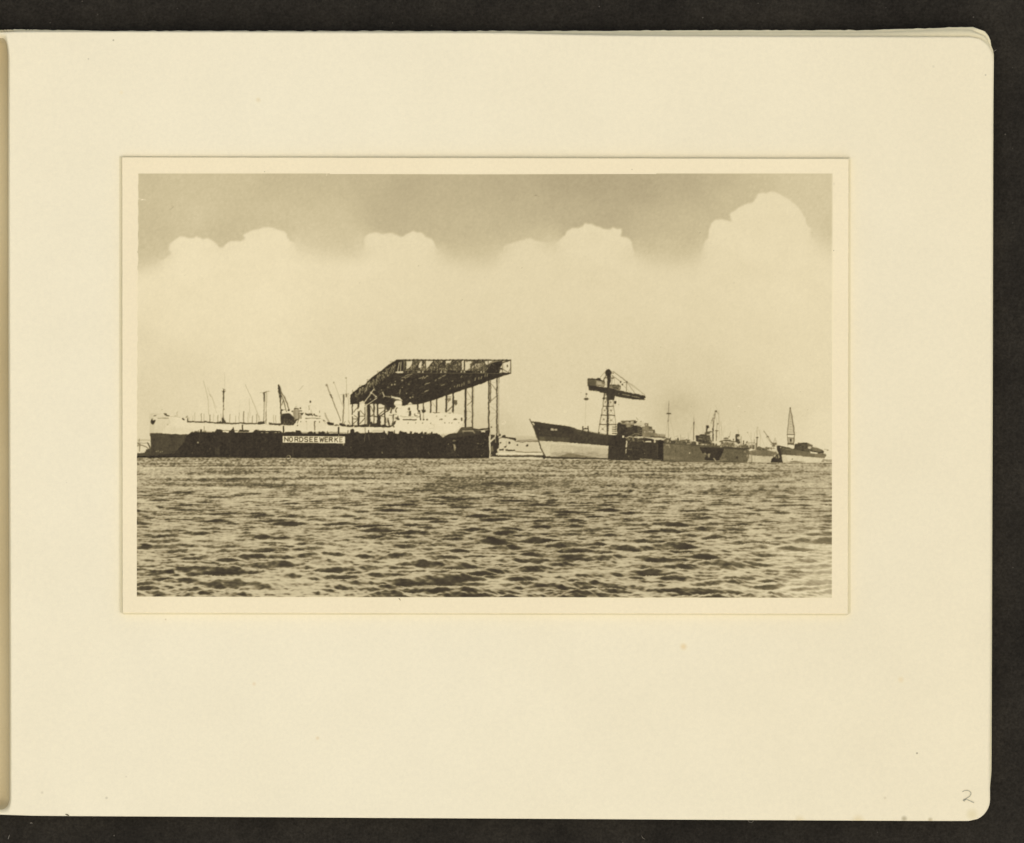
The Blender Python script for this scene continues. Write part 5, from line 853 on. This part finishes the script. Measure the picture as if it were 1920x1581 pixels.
# ---------------------------------------------------------------- album leaves
def leaf(name, mat, parent, top, bot, right, rad, z0, thick, zf=None, rough=0.0, left=-150.0, seed=1, nx=230, ny=190):
    """a sheet bounded by curves top(x), bot(x), right(y) with rounded fore-edge corners and its own thickness"""
    g = np.random.default_rng(seed)
    t = np.linspace(0, 1, ny); t = .5-.5*np.cos(np.pi*t); t = .35*t+.65*np.linspace(0, 1, ny)
    s = np.linspace(0, 1, nx); s = np.concatenate([np.linspace(0, .11, nx//3), np.linspace(.11, 1, nx-nx//3+1)[1:]])
    jag = np.interp(np.linspace(0, 1, nx), np.linspace(0, 1, nx//2), g.standard_normal(nx//2))*rough
    V = np.zeros((ny, nx, 3))
    for i, a in enumerate(t):
        yr = top(1840)+(bot(1840)-top(1840))*a; dT, dB = yr-top(1840), bot(1840)-yr
        xr = right(yr)
        for d, R in ((dT, rad[0]), (dB, rad[1])):
            if d < R: xr = min(xr, right(yr)-R+math.sqrt(max(0, R*R-(R-d)**2)))
        x = left+(xr-left)*s
        V[i, :, 0] = x; V[i, :, 1] = top(x)+(bot(x)-top(x))*a+jag*max(0, 1-a*40)
    X, Y = V[..., 0], V[..., 1]; Z = np.full_like(X, z0)
    if zf: Z = Z+zf(X, Y)
    verts = [(*XY(x, y), z*U) for x, y, z in zip(X.ravel(), Y.ravel(), Z.ravel())]; n = len(verts)
    verts += [(a, b_, c_-thick*U) for a, b_, c_ in verts]
    F = []
    for j in range(ny-1):
        for i in range(nx-1):
            a = j*nx+i; F.append((a, a+nx, a+nx+1, a+1)); F.append((a+n, a+1+n, a+nx+1+n, a+nx+n))
    ring = [i for i in range(nx)]+[j*nx+nx-1 for j in range(1, ny)]+[(ny-1)*nx+i for i in range(nx-2, -1, -1)]+[j*nx for j in range(ny-2, 0, -1)]
    for a, b_ in zip(ring, ring[1:]+ring[:1]): F.append((a, b_, b_+n, a+n))
    o = mesh_obj(name, verts, F, mat, parent, True)
    return o
ip = lambda *pts: (lambda x: np.interp(x, [p[0] for p in pts], [p[1] for p in pts]))
album = empty('photo_album', 900, 800, 0)
tag(album, 'open photo album with cream rounded-corner leaves lying on black cloth', 'photo album')
def rel(o):                                     # children keep their place though the parent sits at the album's base
    o.matrix_parent_inverse = album.matrix_world.inverted(); return o
bpy.context.view_layer.update()
top_y = ip((-150, 63), (0, 60.2), (22, 59.2), (60, 58.6), (400, 59), (700, 60), (860, 60.3), (960, 61.3), (1060, 64), (1150, 65.8), (1300, 67), (1600, 68), (1780, 68.3), (1870, 68.5))
bot_y = ip((-150, 1526), (0, 1528.3), (60, 1530.3), (130, 1531), (300, 1532), (700, 1534.5), (1000, 1536), (1500, 1539), (1700, 1540), (1870, 1540.5))
rt_x = ip((60, 1866), (100, 1864.5), (300, 1862.5), (700, 1861.5), (1300, 1858.8), (1400, 1857), (1500, 1857.5), (1540, 1857))
def gutter(X, Y):
    em = smoothstep(58, 84, Y)*(1-smoothstep(1500, 1526, Y))
    x0 = 17+3*smoothstep(300, 1500, Y)+ -5*smoothstep(110, 60, Y)-4*smoothstep(1500, 1530, Y)
    d = -34*(1-smoothstep(x0-11, x0+1, X))*em
    roll = 3.5*np.exp(-((X-70)/45.)**2)
    wav = 1.6*np.sin(X/310.+Y/520.)+1.1*np.sin(X/170.-Y/260.+1)
    edge = -5*smoothstep(1760, 1870, X)*smoothstep(60, 300, Y)
    return d+roll*.0+wav*smoothstep(60, 300, X)*(1-smoothstep(1500, 1540, Y)*.5)+edge
TOPZ = 27.0
page = rel(leaf('page', M_page, album, top_y, bot_y, rt_x, (46, 40), TOPZ-2.6, 2.2, gutter, .10, nx=420, ny=260))
page['label'] = 'top cream leaf carrying the mounted print'
u1t = ip((-150, 58), (0, 55), (30, 53.6), (200, 56.3), (1100, 56.6), (1240, 55.4), (1500, 55), (1600, 55.2), (1700, 53), (1780, 50.2), (1870, 50.2))
u1b = ip((-150, 1520), (0, 1525), (1000, 1534), (1870, 1536))
u1r = ip((50, 1860), (85, 1860), (96, 1865.2), (300, 1864.4), (700, 1863.6), (1300, 1861.6), (1450, 1861), (1480, 1858), (1540, 1853))
def curl(X, Y): return 9*smoothstep(1600, 1850, X)*smoothstep(160, 50, Y)-0*X
u1 = rel(leaf('under_page', M_leaf, album, u1t, u1b, u1r, (34, 44), 9.5, 2.2, lambda X, Y: curl(X, Y)*.8-24*(1-smoothstep(17, 30, X))*smoothstep(60, 66, Y), .42, seed=5, nx=700, ny=120)); u1['label'] = 'lower leaf showing above the top page with its worn edge'
u2t = lambda x: u1t(x)+4.5; u2r = ip((50, 1857), (90, 1858), (300, 1862), (1540, 1850))
u2 = rel(leaf('under_page.001', M_leaf, album, u2t, u1b, u2r, (34, 44), 13.5, 2.0, lambda X, Y: curl(X, Y)*.55, .25, left=24, seed=9, nx=240, ny=80))
bd = rel(leaf('back_board', M_leaf, album, lambda x: u1t(x)+8, lambda x: u1b(x)-3, lambda y: u1r(y)-8, (30, 40), 6.5, 29.5, None, 0, left=24, seed=3, nx=80, ny=60))
# unseen facing half of the album, raised on the left to shade the fold
V = []; F = []; prof = [(-15, -23), (-18, 12), (-22, 26), (-32, 40), (-56, 50), (-130, 54), (-500, 50), (-1700, 40), (-1700, -23)]
for y in (70, 1522):
    for (x, z) in prof: V.append((*XY(x, y), z*U))
n = len(prof)
for i in range(n-1): F.append((i, i+1, i+1+n, i+n))
F += [tuple(range(n)), tuple(range(2*n-1, n-1, -1)), (n-1, 0, n, 2*n-1)]
fp = rel(mesh_obj('facing_page', V, F, M_leaf, album))

# a darker strip along the bottom of the fold
M_fold = paper_mat('fold_paper', (204, 190, 154), (188, 172, 134))
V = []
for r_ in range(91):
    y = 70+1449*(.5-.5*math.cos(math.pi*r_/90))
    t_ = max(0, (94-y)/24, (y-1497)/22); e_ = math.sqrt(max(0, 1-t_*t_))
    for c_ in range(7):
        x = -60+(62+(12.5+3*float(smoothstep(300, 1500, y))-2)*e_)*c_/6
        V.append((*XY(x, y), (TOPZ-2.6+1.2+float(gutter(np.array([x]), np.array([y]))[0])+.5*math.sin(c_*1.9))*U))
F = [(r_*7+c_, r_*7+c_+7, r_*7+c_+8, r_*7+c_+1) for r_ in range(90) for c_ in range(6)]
hs = rel(mesh_obj('fold_strip', V, F, M_fold, album, True)); hs['label'] = 'darker strip in the fold at the left edge'

# pencilled number: flat ribbons of graphite
def ribbon(name, pts, ws, z, mat, parent, n=8):
    P_ = [Vector((*XY(*p), 0)) for p in pts]; fine = []; W = []
    for i in range(len(P_)-1):
        p0, p1, p2, p3 = P_[max(0, i-1)], P_[i], P_[i+1], P_[min(len(P_)-1, i+2)]
        for k_ in range(n):
            t = k_/n; fine.append(.5*((2*p1)+(p2-p0)*t+(2*p0-5*p1+4*p2-p3)*t*t+(3*p1-3*p2+p3-p0)*t**3)); W.append(ws[i]*(1-t)+ws[i+1]*t)
    fine.append(P_[-1]); W.append(ws[-1]); V, F = [], []
    for i, p in enumerate(fine):
        d = (fine[min(i+1, len(fine)-1)]-fine[max(i-1, 0)]).normalized(); nn = Vector((-d.y, d.x, 0))*W[i]*U/2
        V += [(p.x+nn.x, p.y+nn.y, z*U), (p.x-nn.x, p.y-nn.y, z*U)]
    for i in range(len(fine)-1): F.append((2*i, 2*i+1, 2*i+3, 2*i+2))
    return mesh_obj(name, V, F, mat, parent)
zz = TOPZ-2.6+.35+float(gutter(np.array([1815.]), np.array([1495.]))[0])
num = rel(ribbon('pencilled_number', [(1805.2, 1486), (1808.5, 1483.8), (1815, 1483), (1820.4, 1486.1), (1821.2, 1490.6), (1817.9, 1495), (1811.5, 1498.6), (1807.3, 1501), (1809.3, 1502.3), (1811.5, 1499.5), (1817, 1501.4), (1822.6, 1504), (1827.6, 1506.2)],
    [1.6, 1.9, 1.7, 1.9, 2.0, 1.8, 1.9, 2.6, 2.6, 2.2, 1.7, 1.9, 1.5], zz+.9, M_graphite, album)); num['label'] = 'grey pencilled 2 in the lower right corner'

# ---------------------------------------------------------------- the photographic print
prn = empty('photographic_print', 910, 722, TOPZ); bpy.context.view_layer.update()
tag(prn, 'mounted sepia photograph of a shipyard harbour with a cream border on the album page', 'photograph')
def relp(o, p): o.parent = p; o.matrix_parent_inverse = p.matrix_world.inverted(); return o
# card with a fine bevel; outline follows the slightly skew trimmed edges
g = np.random.default_rng(8)
def edge_pts():
    c = [(228.6, 294.6), (1591.4, 297.6), (1590.2, 1151.4), (229.6, 1149.6)]; out = []
    for k_ in range(4):
        (xa, ya), (xb, yb) = c[k_], c[(k_+1) % 4]; n_ = 90
        for i in range(n_):
            t = (i+.0)/n_; out.append((xa+(xb-xa)*t+g.normal(0, .10)*(i > 0), ya+(yb-ya)*t+g.normal(0, .10)*(i > 0)))
    return out
E = edge_pts(); cx, cy = 910, 723
ring = lambda d, z: [(*XY(x+(d if x < cx else -d)*(abs(x-cx) > 660), y+(d if y < cy else -d)*(abs(y-cy) > 410)), z*U) for x, y in E]
V = ring(1.1, TOPZ-.9)+ring(0, TOPZ+2.2)+ring(0, ZPRINT-.9)+ring(.9, ZPRINT); n = len(E); F = []
for l in range(3):
    for i in range(n): j = (i+1) % n; F.append((l*n+i, l*n+j, (l+1)*n+j, (l+1)*n+i))
F.append(tuple(range(3*n, 4*n))); F.append(tuple(range(n-1, -1, -1)))
card = relp(mesh_obj('print_border', V, F, M_border), prn)

M_edge_shadow = paper_mat('edge_shadow_paper', (225, 214, 180), (217, 206, 169))  # greyer sheet under the print, its colour stands in for the edge shadow
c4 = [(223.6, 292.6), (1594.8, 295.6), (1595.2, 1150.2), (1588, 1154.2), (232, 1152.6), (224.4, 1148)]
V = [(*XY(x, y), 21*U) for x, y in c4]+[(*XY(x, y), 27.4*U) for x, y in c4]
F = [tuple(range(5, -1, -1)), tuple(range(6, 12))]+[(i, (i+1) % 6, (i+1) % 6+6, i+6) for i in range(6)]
slip = relp(mesh_obj('edge_shadow_slip', V, F, M_edge_shadow), prn); slip['label'] = 'thin greyer slip added as the painted shadow line round the print'
NAMES, T, IDC = make_picture()
col = np.stack([np.interp(T, XP, c_) for c_ in (CR, CG, CB)], -1)
col = (np.maximum(lin(col)-.0035, .004)/np.array(GAIN)).astype(np.float32)
ZP = ZPRINT+.12
def emulsion(name, mask, parent, step=1, r0=0):
    """flat piece of the print: every cell of the tone grid that belongs to this part"""
    js, is_ = np.nonzero(mask)
    if len(js) == 0: return None
    w_ = CW//step+2
    gi = lambda a, b_: a*w_+b_
    q = np.stack([gi(js+1, is_), gi(js+1, is_+1), gi(js, is_+1), gi(js, is_)], 1)
    u_, inv = np.unique(q.ravel(), return_inverse=True)
    rj, ri = u_//w_, u_ % w_; pj, pi_ = np.minimum(rj*step+r0, CH-1), np.minimum(ri*step, CW-1)
    co_ = np.zeros((len(u_), 3), np.float32); co_[:, 0] = (CX0+.5+pi_-960)*U; co_[:, 1] = (790.5-(CY0+.5+pj))*U; co_[:, 2] = ZP*U
    me = bpy.data.meshes.new(name); me.vertices.add(len(u_)); me.vertices.foreach_set('co', co_.ravel())
    nf = len(js); me.loops.add(nf*4); me.loops.foreach_set('vertex_index', inv.astype(np.int32).ravel()); me.polygons.add(nf)
    me.polygons.foreach_set('loop_start', np.arange(nf, dtype=np.int32)*4); me.polygons.foreach_set('loop_total', np.full(nf, 4, np.int32))
    at_ = me.color_attributes.new('emulsion', 'FLOAT_COLOR', 'POINT'); ca = np.ones((len(u_), 4), np.float32); ca[:, :3] = col[pj, pi_]; at_.data.foreach_set('color', ca.ravel())
    me.materials.append(M_print); me.update(calc_edges=True)
    o = bpy.data.objects.new(name, me); link(o); return relp(o, parent)
MAIN = {'tanker_ship': 'hull', 'floating_dock': 'dock_wall', 'slipway_gantry': 'roof_truss', 'hammerhead_crane': 'girder', 'freighter': 'hull', 'dark_dock': 'dock_wall',
        'grey_dock': 'dock_wall', 'steamer': 'superstructure', 'cargo_ship': 'superstructure', 'grey_hull': 'hull', 'launched_hull': 'hull'}
LABELS = {'upper_sky': 'grey upper sky above the cloud tops', 'cloud_bank': 'pale cloud bank and bright sky above the harbour', 'water': 'rippled harbour water filling the lower third of the picture',
 'tanker_ship': 'long white tanker ship lying in the floating dock', 'floating_dock': 'long black floating dock with the white name board', 'slipway_gantry': 'dark latticed slipway gantry on tall columns',
 'hammerhead_crane': 'hammerhead crane on a lattice tower behind the dark-bowed ship', 'freighter': 'ship with raked dark bow and pale bottom', 'dark_dock': 'black dock block with a white vertical pipe',
 'grey_dock': 'long grey floating dock with a dark trapezoid opening', 'steamer': 'steamer with a thin black funnel behind the grey dock', 'cargo_ship': 'cargo ship with a thick funnel behind the right end of the grey dock',
 'grey_hull': 'low grey hull right of the grey dock', 'launched_hull': 'ship hull at the far right with pale bottom and dark deckhouse', 'moored_barge': 'low white hull between the gantry and the dark bow',
 'ship_under_construction': 'half-built superstructure with scaffolding beside the hammerhead crane', 'jib_crane': 'dark jib crane rising behind the white tanker', 'jetty': 'small jetty at the left edge of the picture',
 'riverbank': 'hazy far bank behind the low white hull', 'signal_mast': 'tall thin mast with a crosstree left of the steamer', 'quay_crane': 'small slanting crane left of the pyramid tower crane',
 'tower_crane': 'narrow pyramid-shaped lattice tower crane at the right', 'pile_cluster': 'dark wedge-shaped piles before the bow at the right', 'far_shore': 'faint far shore at the right edge of the water'}
YS = 640                                        # above this line the picture is only sky: half as many tone samples
r0 = YS-CY0; owners = {}
small = {i+1 for i, n_ in enumerate(NAMES) if (IDC == i+1).sum() < 12}
full = {n_: i+1 for i, n_ in enumerate(NAMES)}
for n_, i in list(full.items()):
    if i in small and '/' in n_:
        g0 = n_.split('/')[0]; IDC[IDC == i] = full[g0+'/'+MAIN[g0]]
order = sorted(NAMES, key=lambda n_: 0 if ('/' not in n_ or n_.split('/')[1] == MAIN.get(n_.split('/')[0])) else 1)
for n_ in order:
    if full[n_] in small: continue
    m_ = IDC == full[n_]; gname = n_.split('/')[0]
    if '/' in n_ and n_.split('/')[1] != MAIN[gname]:
        m2 = m_.copy(); o = emulsion(n_.split('/')[1].split('.')[0], m2, owners[gname]); continue
    if n_ in ('upper_sky', 'cloud_bank'):
        hi = m_[:r0]; hi = hi[:r0//2*2]; h2 = hi[::2, :][:, ::2]
        other = IDC[:r0//2*2][::2, ::2]
        lo = m_.copy(); lo[:r0//2*2] = False
        # coarse cells above, fine cells below, joined into one mesh
        a_ = emulsion(gname, h2, prn, 2); 
        if lo.any():
            b_ = emulsion(gname, lo, prn, 1)
            bm = bmesh.new(); bm.from_mesh(a_.data); bm.from_mesh(b_.data); bm.to_mesh(a_.data); bm.free(); bpy.data.objects.remove(b_)
        o = a_
    else: o = emulsion(gname, m_, prn)
    owners[gname] = o
    if gname in LABELS: o['label'] = LABELS[gname]

# ---------------------------------------------------------------- loose specks lying about
def strand(name, pts, r, z, mat, label, cat, group=None):
    P_ = [Vector((*XY(*p), z*U)) for p in pts]; V, F = [], []; ns = 6
    for i, p in enumerate(P_):
        d = (P_[min(i+1, len(P_)-1)]-P_[max(i-1, 0)]).normalized(); a_ = Vector((-d.y, d.x, 0)); b_ = Vector((0, 0, 1)); rr = r*U*(.55 if i in (0, len(P_)-1) else 1)
        for k_ in range(ns): t = 2*math.pi*k_/ns; V.append(tuple(p+a_*rr*math.cos(t)+b_*rr*math.sin(t)))
    for i in range(len(P_)-1):
        for k_ in range(ns): F.append((i*ns+k_, i*ns+(k_+1) % ns, (i+1)*ns+(k_+1) % ns, (i+1)*ns+k_))
    F += [tuple(range(ns-1, -1, -1)), tuple(range(len(V)-ns, len(V)))]
    return tag(mesh_obj(name, V, F, mat, None, True), label, cat, group)
LG = 'fine lint fibres on the black cloth'
strand('lint_fibre', [(1681, 183), (1682.5, 187), (1681.5, 191), (1678, 194), (1673, 195.5)], .5, -23, M_lint, 'pale curved hair on the black cloth right of the album, below its top corner', 'lint', LG)
strand('lint_fibre', [(1408, 1538.5), (1405, 1542), (1407, 1545.5), (1412, 1546), (1415.5, 1543), (1415, 1539)], .45, -23, M_lint, 'tiny looped hair on the cloth just below the bottom edge of the page', 'lint', LG)
strand('lint_fibre', [(1204, 1571), (1206, 1575), (1211, 1578)], .45, -23, M_lint, 'short bent hair at the bottom edge of the picture below the print', 'lint', LG)
strand('lint_fibre', [(10, 1578), (11.5, 1573.5), (13, 1569.5)], .8, -23, M_lint, 'short straight fibre on the cloth in the bottom left corner', 'lint', LG)
strand('lint_fibre', [(51.5, 1547.5), (54, 1546.8), (56, 1548)], 1.1, -23, M_lint, 'small pale fluff on the cloth below the left end of the page', 'lint', LG)
strand('lint_fibre', [(1864.5, 96), (1867, 94), (1869.8, 92.5)], .5, 20, M_lint, 'tiny whisker of paper sticking out at the upper right corner of the leaves', 'lint', LG)
strand('crumb', [(122, 1527.6), (125, 1528.6), (129, 1530)], 1.3, 26, M_crumb, 'dark crumb on the bottom edge of the page near its left end', 'crumb')
strand('fleck', [(747.5, 1122.2), (749, 1123), (751, 1126)], .65, ZPRINT+.7, M_crumb, 'dark fleck on the white border just below the picture', 'crumb')
